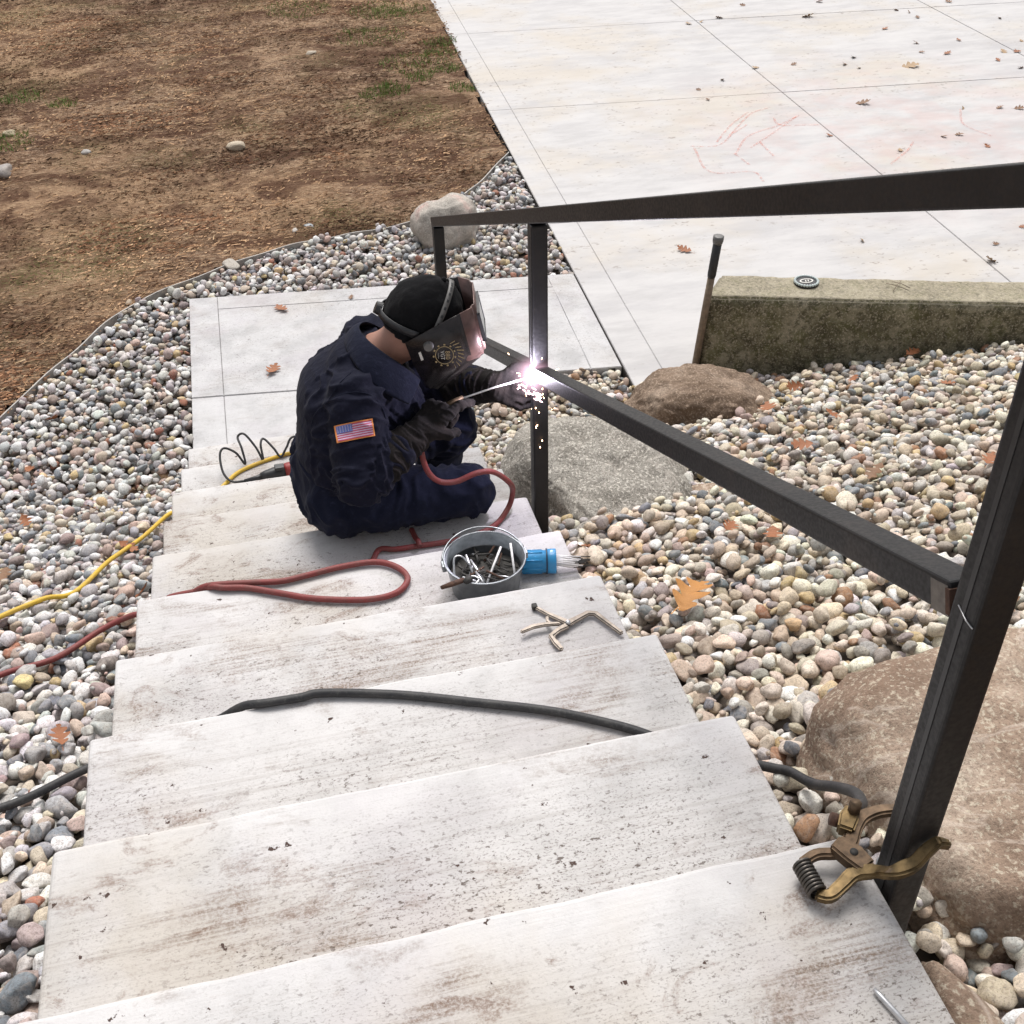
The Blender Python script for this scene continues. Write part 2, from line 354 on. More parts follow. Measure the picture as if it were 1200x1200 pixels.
POLY_R = [(.62, -1.4), (.62, 4.2), (1.61, 4.078), (1.632, 3.86), (2.02, 3.885), (3.6, 3.345), (4.8, 2.94), (4.8, -1.4)]
def inpoly(x, y, P):
    r = np.zeros(np.shape(x), bool); n = len(P); j = n-1
    for i in range(n):
        xi, yi = P[i]; xj, yj = P[j]
        c = ((yi > y) != (yj > y)) & (x < (xj-xi)*(y-yi)/(yj-yi+1e-12)+xi); r ^= c; j = i
    return r
# far ground sheet to the horizon
g = []; F = []
xs = [-150, -60, -25, -12, -6, -3, 0, 3, 6, 12, 25, 60, 150]; ys = [-150, -60, -25, -10, -4, -1.5, 0, 1.5, 3, 4.5, 7, 12, 25, 60, 150]
for yy in ys:
    for xx in xs:
        g.append((xx, yy, float(np.clip(tz(xx, max(yy, -3.0)), -1.9, 2))-.13))
nx = len(xs)
for j in range(len(ys)-1):
    for i in range(nx-1): F.append((j*nx+i, j*nx+i+1, (j+1)*nx+i+1, (j+1)*nx+i))
tag(mk('ground', g, F, M_dirt), kind='structure')
# raked dirt
NX, NY = 300, 420
X = np.linspace(-9, 2.4, NX); Y = np.linspace(-1.4, 19, NY); XX, YY = np.meshgrid(X, Y)
ex = catmull([(a, b, 0) for a, b in EDGE], 8)
outer = np.vstack([ex[:, :2], [(2.45, 19.5), (-9.5, 19.5), (-9.5, -1.4)]])
inside = inpoly(XX, YY, [tuple(p) for p in outer]) & (XX < 1.66+.047*(YY-3.85)+.22)
dz = np.zeros_like(XX)
for j in range(NY):
    for i in range(NX):
        if inside[j, i]:
            x, y = X[i], Y[j]
            dz[j, i] = (.035*noise.noise(Vector((x*1.1, y*2.6, .3)))+.024*noise.noise(Vector((x*4, y*9, 2)))+.016*noise.noise(Vector((x*11, y*24, 5))))
dist = np.full(XX.shape, 9.0)
for p in ex[::3]: dist = np.minimum(dist, np.hypot(XX-p[0], YY-p[1]))
fade = np.clip(dist/.35, 0.0, 1)
ZZ = np.maximum(tz(XX, YY), -1.70)+.022 + dz*(.35+.65*fade) + .01*np.clip(dist-.5, 0, 3)
idx = -np.ones(XX.shape, int); V = []; F = []
for j in range(NY-1):
    for i in range(NX-1):
        if inside[j, i] and inside[j+1, i] and inside[j, i+1] and inside[j+1, i+1]:
            q = []
            for a, b in ((j, i), (j, i+1), (j+1, i+1), (j+1, i)):
                if idx[a, b] < 0: idx[a, b] = len(V); V.append((X[b], Y[a], ZZ[a, b]))
                q.append(idx[a, b])
            F.append(q)
dirt = tag(mk('dirt_ground', V, F, M_dirt, smooth=True), kind='structure')
def zdirt(x, y):
    i = min(NX-1, max(0, int(round((x+9)/11.4*(NX-1))))); j = min(NY-1, max(0, int(round((y+1.4)/20.4*(NY-1))))); return ZZ[j, i]
# soil sheet under the river stones
bed_v = []; bed_f = []
for P, x0, x1 in ((POLY_L, -2.4, 1.85), (POLY_R, .6, 4.85)):
    gx = np.arange(x0, x1, .08); gy = np.arange(-1.4, 7.5, .08); b0 = {}
    for j in range(len(gy)-1):
        for i in range(len(gx)-1):
            if inpoly(np.array(gx[i]+.04), np.array(gy[j]+.04), P) or inpoly(np.array(gx[i]+.0), np.array(gy[j]+.0), P):
                q = []
                for a, b in ((i, j), (i+1, j), (i+1, j+1), (i, j+1)):
                    if (a, b) not in b0: b0[(a, b)] = len(bed_v); bed_v.append((gx[a], gy[b], float(tz(gx[a], gy[b]))-.012))
                    q.append(b0[(a, b)])
                bed_f.append(q)
bed = tag(mk('gravel_bed', bed_v, bed_f, M_soil, smooth=True), kind='structure')

# garden edging: thin metal strip
r = np.random.RandomState(3)
EV = []; EF = []
for i, p in enumerate(ex):
    t = ex[min(i+1, len(ex)-1)]-ex[max(i-1, 0)]; t /= np.linalg.norm(t); nrm = np.array([-t[1], t[0]])
    z = max(float(tz(p[0], p[1])), -1.715)+.056
    for s, zz in ((-1, -.12), (-1, 0), (1, 0), (1, -.12)): EV.append((p[0]+nrm[0]*.004*s, p[1]+nrm[1]*.004*s, z+zz+.004*math.sin(i*.9)))
    if i: b = 4*(i-1); EF += [(b+k_, b+(k_+1) % 4, b+4+(k_+1) % 4, b+4+k_) for k_ in range(4)]
tag(mk('garden_edging', EV, EF, M_edge, org=(-1.572, 4.441, -1.70)), 'thin grey metal edging strip curving between raked dirt and river stones', 'edging')

# ------------------------------------------------------------------ boulders
BOULD = []
def boulder(c, s, rz, seed, cuts, mat, label, amp=.10, lvl=6, boxy=1.0):
    bm = bmesh.new(); bmesh.ops.create_icosphere(bm, subdivisions=lvl, radius=1.0)
    rot = Matrix.Rotation(rz, 3, 'Z'); off = Vector((seed*3.7, seed*1.3, seed*5.1))
    for v in bm.verts:
        ex_ = 2/boxy; p = v.co/(sum(abs(t_)**ex_ for t_ in v.co)**(1/ex_)); p *= 1+(.16 if boxy > .7 else .04)*noise.noise(p*1.1+off)
        for nx_, d_ in cuts:
            n_ = Vector(nx_).normalized(); e = p.dot(n_)-d_
            if e > 0: p -= n_*e*.88
        q = p*1.6+off
        p += p.normalized()*(amp*noise.noise(q)+amp*.55*noise.noise(q*2.6)+amp*.20*noise.fractal(q*6, .9, 2.0, 5) - amp*.30*max(0, .12-abs(noise.noise(q*1.7)))/.12*(noise.noise(q*.9) > .05))
        vd = noise.voronoi(Vector((q.x, q.y, q.z))*.85+Vector((noise.noise(q*2), noise.noise(q*2+off), 0))*.35)[0]; cr = min(1, (vd[1]-vd[0])/.07)
        p -= p.normalized()*(.030*(1-cr)*(cr < 1)*max(0, .35+noise.noise(q*.8)))
        p += p.normalized()*.035*noise.cell(q*1.1+Vector((noise.noise(q*1.5), noise.noise(q*1.5+off), 0))*.6)*.5
        v.co = Vector(c)+rot @ Vector((p.x*s[0], p.y*s[1], p.z*s[2]))
    BOULD.append((c, s, rz))
    assert len(bm.verts)
    o = from_bm('boulder', bm, mat, None, (c[0], c[1], c[2]-s[2]), True)
    return tag(o, label, 'boulder', 'boulders set in the river stones')
boulder((1.06, 6.02, -1.60), (.235, .19, .20), .2, 1, [((0, 0, 1), .8), ((1, -.5, .1), .75), ((-.3, -1, .5), .8)], M_b_pink, 'pink and grey rounded boulder at the edge of the dirt behind the landing', .08, 5)
boulder((.985, 2.40, -1.22), (.40, .40, .31), -.25, 2, [((.08, -.30, 1), .72), ((-.75, -.8, .12), .66), ((.3, -1, .05), .84), ((1, .1, .5), .85), ((-.4, -1, -.6), .66)], M_b_grey, 'large grey granite boulder right behind the post being welded', .08, 6, .85)
boulder((1.79, 3.36, -1.56), (.36, .28, .25), -.15, 3, [((0, .1, 1), .8), ((-.2, -1, .2), .8)], M_b_brown, 'brown cracked boulder in front of the end of the old concrete wall', .09)
boulder((1.225, .175, -.41), (.47, .31, .32), .0, 4, [((.06, -.10, 1), .88), ((-.2, -1, -.35), 1.05)], M_b_tan, 'big tan and rust boulder beside the nearest handrail post', .06, 6, .42)
boulder((1.36, 2.20, -1.14), (.17, .09, .06), -.2, 5, [((0, 0, 1), .6)], M_b_tan, 'flat tan layered stone lying among pebbles below the middle rail', .06, 4)
boulder((.80, 2.02, -1.06), (.13, .045, .045), .75, 6, [((0, 0, 1), .8)], M_b_grey, 'long slim grey stone at the foot of the large granite boulder', .06, 4)
boulder((.685, -.36, -.10), (.045, .19, .05), .12, 7, [((0, 0, 1), .7)], M_b_tan, 'low flat stone against the right side of the nearest step', .07, 4)

# ------------------------------------------------------------------ river stones
rs = np.random.RandomState(11); random.seed(5)
base_meshes = {}
def stone_shape(seed, lvl):
    bm = bmesh.new(); bmesh.ops.create_icosphere(bm, subdivisions=lvl, radius=1.0); off = Vector((seed*7.1, seed*2.3, 4.0))
    rr = random.Random(seed); cuts = [(Vector((rr.gauss(0, 1), rr.gauss(0, 1), rr.gauss(0, 1))).normalized(), rr.uniform(.55, .82)) for _ in range(rr.randint(3, 7))]
    for v in bm.verts:
        p = v.co.copy()
        for n_, d_ in cuts:
            e = p.dot(n_)-d_
            if e > 0: p -= n_*e*.82
        p *= 1+.22*noise.noise(p*1.0+off)+.07*noise.noise(p*2.4+off)
        v.co = p
    bm.verts.index_update(); V = np.array([tuple(v.co) for v in bm.verts]); F = np.array([[v.index for v in f.verts] for f in bm.faces]); bm.free()
    return V, F
NV = 16
SH2 = [stone_shape(s, 2) for s in range(NV)]      # 80 triangles
SH1 = [stone_shape(s, 1) for s in range(NV)]      # 20 triangles
SH3 = [stone_shape(s, 3) for s in range(NV)]      # 320 triangles
PAL_L = [((.62, .60, .58), 28), ((.46, .44, .43), 20), ((.30, .30, .31), 16), ((.20, .215, .235), 11), ((.54, .46, .37), 14), ((.48, .36, .31), 9), ((.34, .27, .26), 8), ((.52, .40, .22), 4), ((.30, .13, .085), 2), ((.70, .69, .67), 14)]
PAL_R = [((.56, .47, .365), 24), ((.62, .56, .47), 24), ((.44, .36, .28), 15), ((.30, .27, .24), 13), ((.20, .215, .23), 12), ((.46, .36, .31), 6), ((.48, .36, .20), 4), ((.66, .63, .58), 17), ((.32, .18, .105), 3), ((.40, .38, .37), 9)]
def pick(pal):
    ws = np.array([b for _, b in pal], float); c = np.array(pal[rs.choice(len(pal), p=ws/ws.sum())][0])
    return np.clip(c*1.18*rs.uniform(.72, 1.18)*(1+rs.normal(0, .03, 3)), .03, .8)
G = .008; GX0, GY0 = -2.4, -1.4; GW, GH = int(7.3/G), int(9.0/G)
gx = GX0+np.arange(GW)*G; gy = GY0+np.arange(GH)*G
HM = np.zeros((GH, GW), np.float32)
for j in range(GH): HM[j] = tz(gx, np.full(GW, gy[j]))-.012
HM0 = HM.copy()
def hm(x, y): return HM[min(GH-1, max(0, int((y-GY0)/G))), min(GW-1, max(0, int((x-GX0)/G)))]
def bad(x, y, z):
    for c, s, rz in BOULD:
        dx, dy = x-c[0], y-c[1]; u = dx*math.cos(rz)+dy*math.sin(rz); v = -dx*math.sin(rz)+dy*math.cos(rz)
        if (u/s[0])**2+(v/s[1])**2+((z-c[2])/s[2])**2*.9 < .72: return True
    return False
STN = []
def drop(P, bb, n, pal, smin, smax):
    N0 = n*3; x = rs.uniform(bb[0], bb[1], N0); y = rs.uniform(bb[2], bb[3], N0); ok = inpoly(x, y, P)
    zz = tz(x, y); d = np.stack([x, y, zz], 1)-CAM; dp = d@FW; u = 600+FPX*(d@RT)/np.maximum(dp, .05); v = 600-FPX*(d@UP)/np.maximum(dp, .05)
    ok &= (dp > .3) & (u > -170) & (u < 1370) & (v > -120) & (v < 1420)
    x, y = x[ok], y[ok]; K = 4
    for q in range(len(x)//K):
        best = None
        for t in range(K):
            a, b = x[q*K+t], y[q*K+t]; lift = hm(a, b)-HM0[min(GH-1, int((b-GY0)/G)), min(GW-1, int((a-GX0)/G))]
            if best is None or lift < best[0]: best = (lift, a, b)
        lift, a, b = best
        if lift > .050: continue
        L = smin+(smax-smin)*rs.beta(1.6, 3.0); s = np.array([L, L*rs.uniform(.62, .95), L*rs.uniform(.42, .75)])
        if bad(a, b, float(tz(a, b))+.02): continue
        yaw = rs.uniform(0, 6.28); m = s[0]
        i0, i1 = int((a-m-GX0)/G), int((a+m-GX0)/G)+1; j0, j1 = int((b-m-GY0)/G), int((b+m-GY0)/G)+1
        if i0 < 0 or j0 < 0 or i1 >= GW or j1 >= GH: continue
        sx = gx[i0:i1]-a; sy_ = gy[j0:j1]-b; U = sx[None]*math.cos(yaw)+sy_[:, None]*math.sin(yaw); Vv = -sx[None]*math.sin(yaw)+sy_[:, None]*math.cos(yaw)
        q2 = 1-(U/s[0])**2-(Vv/s[1])**2; inn = q2 > 0
        if inn.sum() < 3: continue
        hgt = s[2]*np.sqrt(np.clip(q2, 0, 1)); sub = HM[j0:j1, i0:i1]
        low = (sub+hgt)[inn]; z = np.percentile(low, 74)
        pts = sub[inn]; A = np.stack([np.broadcast_to(sx[None], inn.shape)[inn], np.broadcast_to(sy_[:, None], inn.shape)[inn], np.ones(inn.sum())], 1)
        try: cf = np.linalg.lstsq(A, pts, rcond=None)[0]
        except Exception: cf = (0, 0, 0)
        tx, ty = np.clip(cf[0], -.6, .6), np.clip(cf[1], -.6, .6)
        sub[inn] = np.maximum(sub[inn], (z+hgt*.93)[inn])
        STN.append((a, b, z, s, yaw, tx, ty, pick(pal), int(rs.randint(NV))))
drop(POLY_L, (-2.3, 1.85, -1.2, 7.4), 80000, PAL_L, .012, .040)
nL = len(STN)
drop(POLY_R, (.62, 4.8, -1.2, 4.2), 84000, PAL_R, .011, .040)
n_main = len(STN)
drop(POLY_L, (-2.0, 1.85, -.9, 7.4), 34000, PAL_L, .004, .011)
drop(POLY_R, (.62, 4.4, -.9, 4.2), 34000, PAL_R, .004, .011)
# keep only stones with something showing from above
keep = []
for st in STN:
    a, b, z, s = st[:4]; vis = 0
    for du, dv in ((0, 0), (.6, 0), (-.6, 0), (0, .6), (0, -.6)):
        c_, s_ = math.cos(st[4]), math.sin(st[4]); xx = a+du*s[0]*c_-dv*s[1]*s_; yy = b+du*s[0]*s_+dv*s[1]*c_
        top = z+s[2]*math.sqrt(max(0, 1-du*du-dv*dv))*.93
        if hm(xx, yy) < top+.006: vis += 1
    if vis: keep.append((vis, st))
def rotm(yaw, tx, ty):
    R1 = Matrix.Rotation(yaw, 3, 'Z'); up = Vector((-tx, -ty, 1)).normalized(); return up.to_track_quat('Z', 'Y').to_matrix() @ Matrix.Rotation(0, 3, 'Z') @ R1
def in_front(st):
    u, v, d = px((st[0], st[1], st[2])); return 8 < u < 1192 and 8 < v < 1192, st[3][0]*FPX/d
def occluded(st):
    # crude: hidden behind the steps or boulders when the straight line to the camera passes through them
    P = np.array(st[:3]); 
    for t in np.linspace(.03, .6, 30):
        q = P+(CAM-P)*t
        if abs(q[0]) < .615 and q[1] < 3.64 and q[2] < -math.ceil(max(q[1], -2)/D)*H: return True
        for c, s, rz in BOULD[:4]:
            if ((q[0]-c[0])/s[0])**2+((q[1]-c[1])/s[1])**2+((q[2]-c[2])/s[2])**2 < .9: return True
    return False
cand = []
for i, (vis, st) in enumerate(keep):
    inn, sz = in_front(st)
    if inn and vis >= 4: cand.append((sz, i))
cand.sort(reverse=True); chosen = set()
for sz, i in cand:
    if len(chosen) >= 300: break
    if not occluded(keep[i][1]): chosen.add(i)
stone_me = []
for s in range(NV):
    me = bpy.data.meshes.new('river_stone'); me.from_pydata(SH3[s][0].tolist(), [], SH3[s][1].tolist()); me.polygons.foreach_set('use_smooth', [True]*len(me.polygons)); me.materials.append(M_stone1); stone_me.append(me)
AV = []; AF = []; AC = []; off = 0
for i, (vis, st) in enumerate(keep):
    a, b, z, s, yaw, tx, ty, c, k_ = st; Rm = rotm(yaw, tx, ty)
    if i in chosen:
        o = bpy.data.objects.new('river_stone', stone_me[k_]); col.objects.link(o); o.parent = bed
        o.location = (a, b, z); o.rotation_euler = Rm.to_euler(); o.scale = s; o.color = (*c, 1); continue
    dd = px((a, b, z))[2]; SV, SF = (SH1 if s[0] < .0112 else SH3 if dd < 2.7 else SH2)[k_]
    v = (SV*s)@np.array(Rm).T+np.array((a, b, z)); AV.append(v); AF.append(SF+off); AC.append(np.tile(np.append(c, 1.0), (len(v), 1))); off += len(v)
AV = np.vstack(AV); AF = np.vstack(AF); AC = np.vstack(AC)
me = bpy.data.meshes.new('river_stones'); me.vertices.add(len(AV)); me.vertices.foreach_set('co', AV.ravel().astype(np.float32))
me.loops.add(AF.size); me.loops.foreach_set('vertex_index', AF.ravel().astype(np.int32)); me.polygons.add(len(AF))
me.polygons.foreach_set('loop_start', np.arange(0, AF.size, 3, dtype=np.int32)); me.polygons.foreach_set('loop_total', np.full(len(AF), 3, np.int32))
me.polygons.foreach_set('use_smooth', np.ones(len(AF), bool))
ca = me.color_attributes.new('col', 'FLOAT_COLOR', 'POINT'); ca.data.foreach_set('color', AC.ravel().astype(np.float32))
me.update(calc_edges=True); me.materials.append(M_stone)
so = bpy.data.objects.new('river_stones', me); col.objects.link(so); so.parent = bed; so['kind'] = 'stuff'
print('stones', len(STN), nL, 'kept', len(keep), 'tris', len(AF))

# ------------------------------------------------------------------ steps
stairs = empty('staircase', (0, 3.64, -1.66), label='flight of broad pale broom-finished concrete steps leading down to the landing', cat='stairs')
rr = random.Random(2)
for i in range(-4, 10):
    ox = rr.uniform(-.005, .005); bm = bmesh.new()
    nx_, ny_ = 40, 12; y0, y1 = (i-1)*D-.03, i*D; x0, x1 = -W/2+ox, W/2+ox; z1, z0 = -i*H, -i*H-.161
    bm_box(bm, (x0, y0, z0), (x1, y1, z1))
    bmesh.ops.subdivide_edges(bm, edges=[e for e in bm.edges if abs(e.verts[0].co.x-e.verts[1].co.x) > .5], cuts=nx_, use_grid_fill=True)
    ed = [e for e in bm.edges if sum((abs(e.verts[0].co[a]-(lo if e.verts[0].co[a] < (lo+hi)/2 else hi)) < 1e-5 and abs(e.verts[0].co[a]-e.verts[1].co[a]) < 1e-6) for a, lo, hi in ((0, x0, x1), (1, y0, y1), (2, z0, z1))) >= 2]
    bmesh.ops.bevel(bm, geom=ed, offset=.009, segments=3, affect='EDGES', profile=.5)
    for v in bm.verts:
        e = noise.noise(v.co*9+Vector((i*5, 0, 0))); f = noise.noise(v.co*40)
        if v.co.y > y1-.02: v.co.y += .0022*e+.0015*f
        if v.co.z > z1-.012: v.co.z += .0015*e
        if abs(v.co.x) > W/2-.025: v.co.x += .004*e+.002*f
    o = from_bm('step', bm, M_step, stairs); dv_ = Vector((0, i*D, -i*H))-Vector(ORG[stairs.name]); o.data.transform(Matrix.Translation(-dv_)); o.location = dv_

# ------------------------------------------------------------------ landing and terrace
def inset(poly, g):
    n = len(poly); out = []
    P = [Vector((x, y)) for x, y in poly]
    for i in range(n):
        a, b, c = P[i-1], P[i], P[(i+1) % n]; d1 = (b-a).normalized(); d2 = (c-b).normalized()
        n1 = Vector((-d1.y, d1.x)); n2 = Vector((-d2.y, d2.x)); k_ = (n1+n2); k_ = k_/max(.2, k_.dot(n1)); q = b+k_*g; out.append((q.x, q.y))
    return out
land = tag(from_bm('landing', prism([(-.62, 3.58), (.61, 3.58), (.61, 4.22), (1.60, 4.09), (1.68, 5.225), (-.605, 5.53)], ZL-.14, ZL-.009), M_joint), kind='structure')
def lerp2(a, b, t): return (a[0]+(b[0]-a[0])*t, a[1]+(b[1]-a[1])*t)
def slab(name, poly, parent, mat, z=ZL, gap=.004, bev=.003):
    return from_bm(name, prism(inset(poly, gap/2), z-.10, z, bev), mat, parent)
a, b, c, d = (-.615, 4.378), (1.634, 4.085), (1.690, 5.232), (-.615, 5.54); bw = .165
i1, i2, i3, i4 = (a[0]+bw, 4.358), (b[0]-bw, 4.105), (c[0]-bw, c[1]-bw+.022), (d[0]+bw, d[1]-bw-.022)
l2 = (d[0]+bw, d[1]-.022); r2 = (c[0]-bw, c[1]+.022)
slab('slab', [a, i1, l2, d], land, M_land, gap=.0025); slab('slab', [i2, b, c, r2], land, M_land, gap=.0025); slab('slab', [i4, i3, r2, l2], land, M_land, gap=.0025)
slab('slab', [i1, i2, i3, i4], land, M_land, gap=.0025)
slab('slab', [(-.615, 3.60), (-.615+bw, 3.60), (-.615+bw, 4.352), (-.615, 4.372)], land, M_land, gap=.0025)
slab('slab', [(-.615+bw, 3.60), (.612, 3.60), (.612, 4.211), (-.615+bw, 4.352)], land, M_land, gap=.0025)
def ux(i, y): return (1.634 if i == 0 else 1.634+.19 if i == .5 else 1.66+2.47*i)+.047*(y-3.85)
def vy(j, x): return 5.985+2.36*j-.113*(x-1.78)
def cross(i, j):
    x = 3.0
    for _ in range(12): y = vy(j, x); x = ux(i, y)
    return (x, y)
def front(i):
    return (ux(i, 3.5), 3.86 if i < 1 else 3.25)
tb = [front(0), (2.2, 3.7), (14, -.6), (24, 2), cross(9, 5), cross(0, 5)]
terr = tag(from_bm('terrace', prism(inset(tb, .012), ZL-.16, ZL-.009), M_joint), kind='structure')
us = [0, .5, 1, 2, 3, 4, 5, 6]
for q in range(len(us)-1):
    i0, i1_ = us[q], us[q+1]
    for j in range(-1, 5):
        if j == -1:
            f0 = {0: (1.634, 3.86), .5: (1.825, 3.86)}.get(i0, (ux(i0, 3.0), 3.9-.345*(ux(i0, 3.0)-2.0)+.05))
            f1 = {.5: (1.825, 3.86)}.get(i1_, (ux(i1_, 3.0), 3.9-.345*(ux(i1_, 3.0)-2.0)+.05))
            P = [f0, f1, cross(i1_, 0), cross(i0, 0)]
            if i0 == .5: P = [f0, (2.0, 3.98)] + P[1:]
        else: P = [cross(i0, j), cross(i1_, j), cross(i1_, j+1), cross(i0, j+1)]
        slab('slab', P, terr, M_terr, ZL+.0, .0016 if i0 in (0, .5) and j > -5 else .008, .003)

# crayon marks: thin pigment lines on the slab
CHALK = [[(3.135, 7.074), (3.361, 7.037), (3.629, 7.351), (3.866, 7.629), (4.052, 7.717)], [(3.363, 7.1), (3.611, 7.425), (3.858, 7.668)], [(3.394, 6.808), (3.639, 7.146), (3.973, 7.313), (4.22, 7.482)], [(3.563, 6.912), (3.898, 7.2), (4.184, 7.458)], [(3.155, 7.036), (3.089, 6.544), (3.382, 6.456), (3.384, 6.258)], [(3.396, 6.838), (3.416, 6.59)], [(3.998, 7.48), (3.983, 7.31), (4.269, 7.222)], [(3.673, 7.006), (3.654, 6.698)], [(3.493, 7.191), (3.728, 7.388)], [(5.5, 7.229), (5.336, 6.892), (5.404, 6.604)], [(4.386, 6.298), (4.644, 6.52), (4.774, 6.669)]]
k = N('red_crayon'); tr = k.n('ShaderNodeBsdfTransparent'); mx = k.n('ShaderNodeMixShader')
k.fin((.68, .27, .21), .9); k.l(k.ramp(k.noise(38, 5, .7), [(.42, .02), (.62, .42)]), mx.inputs[0]); k.l(tr.outputs[0], mx.inputs[1]); k.l(k.b.outputs[0], mx.inputs[2]); k.l(mx.outputs[0], k.out.inputs[0])
gch = empty('crayon_drawing', (3.6, 7.0, ZL), label='faint red crayon lines scribbled on the pale terrace slab', cat='drawing')
for line in CHALK:
    P = catmull([(x, y, ZL+.0025) for x, y in line], 6); t = np.gradient(P, axis=0); t /= np.linalg.norm(t, axis=1)[:, None]; nn = np.stack([-t[:, 1], t[:, 0], 0*t[:, 0]], 1)*.009
    V = np.vstack([P-nn, P+nn]); n = len(P); V[:, 2] += .0003*CHALK.index(line); mk('crayon_line', V, [(i, i+1, n+i+1, n+i) for i in range(n-1)], k.m, gch)

# ------------------------------------------------------------------ old concrete wall
bm = prism([(2.0, 3.915), (5.2, 2.83), (5.33, 3.04), (2.17, 4.13)], -1.75, -1.222)
bmesh.ops.bevel(bm, geom=bm.edges[:], offset=.012, segments=2, affect='EDGES')
bmesh.ops.subdivide_edges(bm, edges=[e for e in bm.edges if e.calc_length() > 1], cuts=90, use_grid_fill=True)
bmesh.ops.subdivide_edges(bm, edges=[e for e in bm.edges if e.calc_length() > .15], cuts=10, use_grid_fill=True)
bm.normal_update()
for v in bm.verts:
    v.co += v.normal*(.006*noise.noise(v.co*7)+.004*noise.noise(v.co*22)+.003*noise.noise(v.co*55))
tag(from_bm('concrete_wall', bm, M_wall, None, (2.6, 3.8, -1.66), True), 'low mossy old concrete wall between pebbles and the terrace', 'wall')

# ------------------------------------------------------------------ handrail
rail = empty('handrail', (.645, 2.0, -1.0), label='unfinished dark steel handrail with three posts along the right of the steps', cat='handrail')
RX = .647; HS = .0245; SL = .4235
def rail_z(y, z0): return z0-SL*y
def beam(name, y0, y1, zc0, hw, hh, parent=rail, mat=M_steel, bev=.005):
    L = (y1-y0); ang = math.atan(-SL); ln = L/math.cos(ang)
    Mx = Matrix.Translation((RX, (y0+y1)/2, rail_z((y0+y1)/2, zc0))) @ Matrix.Rotation(ang, 4, 'X')
    return box(name, (-hw, -ln/2, -hh), (hw, ln/2, hh), mat, parent, bev=bev, M=Mx, seg=3)
TOP0, MID0 = .992, .494
beam('top_rail', -1.6, 3.835, TOP0+.010, HS, .021, bev=.003)
def post(y, zb):
    zt = rail_z(y, TOP0)-.012
    o = box('post', (RX-HS, y-HS, zb), (RX+HS, y+HS, zt), M_steel, rail, bev=.006, seg=3)
    return o
for y, zb in ((-.085, -.30), (2.0, -1.15), (3.80, -1.66)):
    p_ = post(y, zb)
    box('groove', (RX-HS-.0008, y-.004, zb+.02), (RX-HS+.002, y+.004, rail_z(y, TOP0)-.05), M_blackpl, p_)
box('post', (RX-HS, -1.585, .3), (RX+HS, -1.536, rail_z(-1.56, TOP0)-.012), M_steel, rail, bev=.006, seg=3)
mr = beam('middle_rail', -.085+HS+.006, 3.78, MID0, .0225, .0225)
# bright ground patch and open weld gap where the middle rail meets the near post
Mg = Matrix.Translation((RX, -.028, rail_z(-.028, MID0))) @ Matrix.Rotation(math.atan(-SL), 4, 'X')
box('ground_patch', (-.0232, -.026, -.0232), (.0232, .010, .016), M_bare, mr, M=Mg)
box('weld_gap', (-.0240, -.031, -.020), (-.012, -.022, .013), M_rust, mr, M=Mg)
tube('weld_mark', [(RX-HS-.001, -.075, .527), (RX-HS-.0015, -.095, .520), (RX-HS-.001, -.108, .519)], .0010, M_rodm, rail, seg=5)

# weld arc: the burning tip, its glowing gas swollen to paint the lens halo, and the flying spatter
ARC = np.array((.622, 1.966, -.337))
def mat_emit(name, c, s):
    k = N(name); e = k.n('ShaderNodeEmission'); e.inputs[0].default_value = (*c, 1); e.inputs[1].default_value = s; k.l(e.outputs[0], k.out.inputs[0]); return k.m
M_arc = mat_emit('arc_core', (1, .96, 1), 90); M_spark = mat_emit('spark', (1, .62, .36), 9); M_sparkp = mat_emit('hot_spray', (1, .62, .66), 5)
bm = bmesh.new(); bmesh.ops.create_icosphere(bm, subdivisions=3, radius=.0135)
for v in bm.verts: v.co = Vector(ARC)+v.co*(1+.5*noise.noise(v.co*90))
arc = from_bm('welding_arc', bm, M_arc, None, tuple(ARC), True); tag(arc, 'blinding white welding arc on the middle handrail post', 'welding arc')
k = N('arc_plasma_halo'); k.t.nodes.remove(k.b); ev = k.n('ShaderNodeVolumePrincipled'); ev.inputs['Density'].default_value = 0.0
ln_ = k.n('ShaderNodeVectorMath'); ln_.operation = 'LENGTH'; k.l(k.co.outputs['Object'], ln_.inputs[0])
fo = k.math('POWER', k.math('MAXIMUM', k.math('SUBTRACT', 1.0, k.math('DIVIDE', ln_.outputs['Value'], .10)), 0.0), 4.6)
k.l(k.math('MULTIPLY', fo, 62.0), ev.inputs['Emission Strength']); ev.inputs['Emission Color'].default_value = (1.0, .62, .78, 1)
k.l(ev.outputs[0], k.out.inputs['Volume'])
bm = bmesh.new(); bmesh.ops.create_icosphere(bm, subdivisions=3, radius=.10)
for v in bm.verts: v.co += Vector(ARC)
from_bm('plasma_halo', bm, k.m, arc, smooth=True)
ld = bpy.data.lights.new('arc_light', 'POINT'); ld.energy = 4.0; ld.color = (.88, .82, 1.0); ld.shadow_soft_size = .012
lo = bpy.data.objects.new('arc_light', ld); col.objects.link(lo); lo.parent = arc; lo.location = (-.012, -.022, .012)
rr = random.Random(8); gs = Geo(); gp = Geo()
for i in range(26):
    dr = Vector((rr.gauss(-.35, .6), rr.gauss(-.35, .5), rr.gauss(-.15, .8))).normalized(); t = rr.uniform(.02, .16)*(.4+rr.random()); a0 = Vector(ARC)+dr*t+Vector((0, 0, -t*t*2)); ln = rr.uniform(.002, .014)
    gs.tube([a0, a0+dr*ln*.5, a0+dr*ln], [.0006, .0011, .0004], 5)
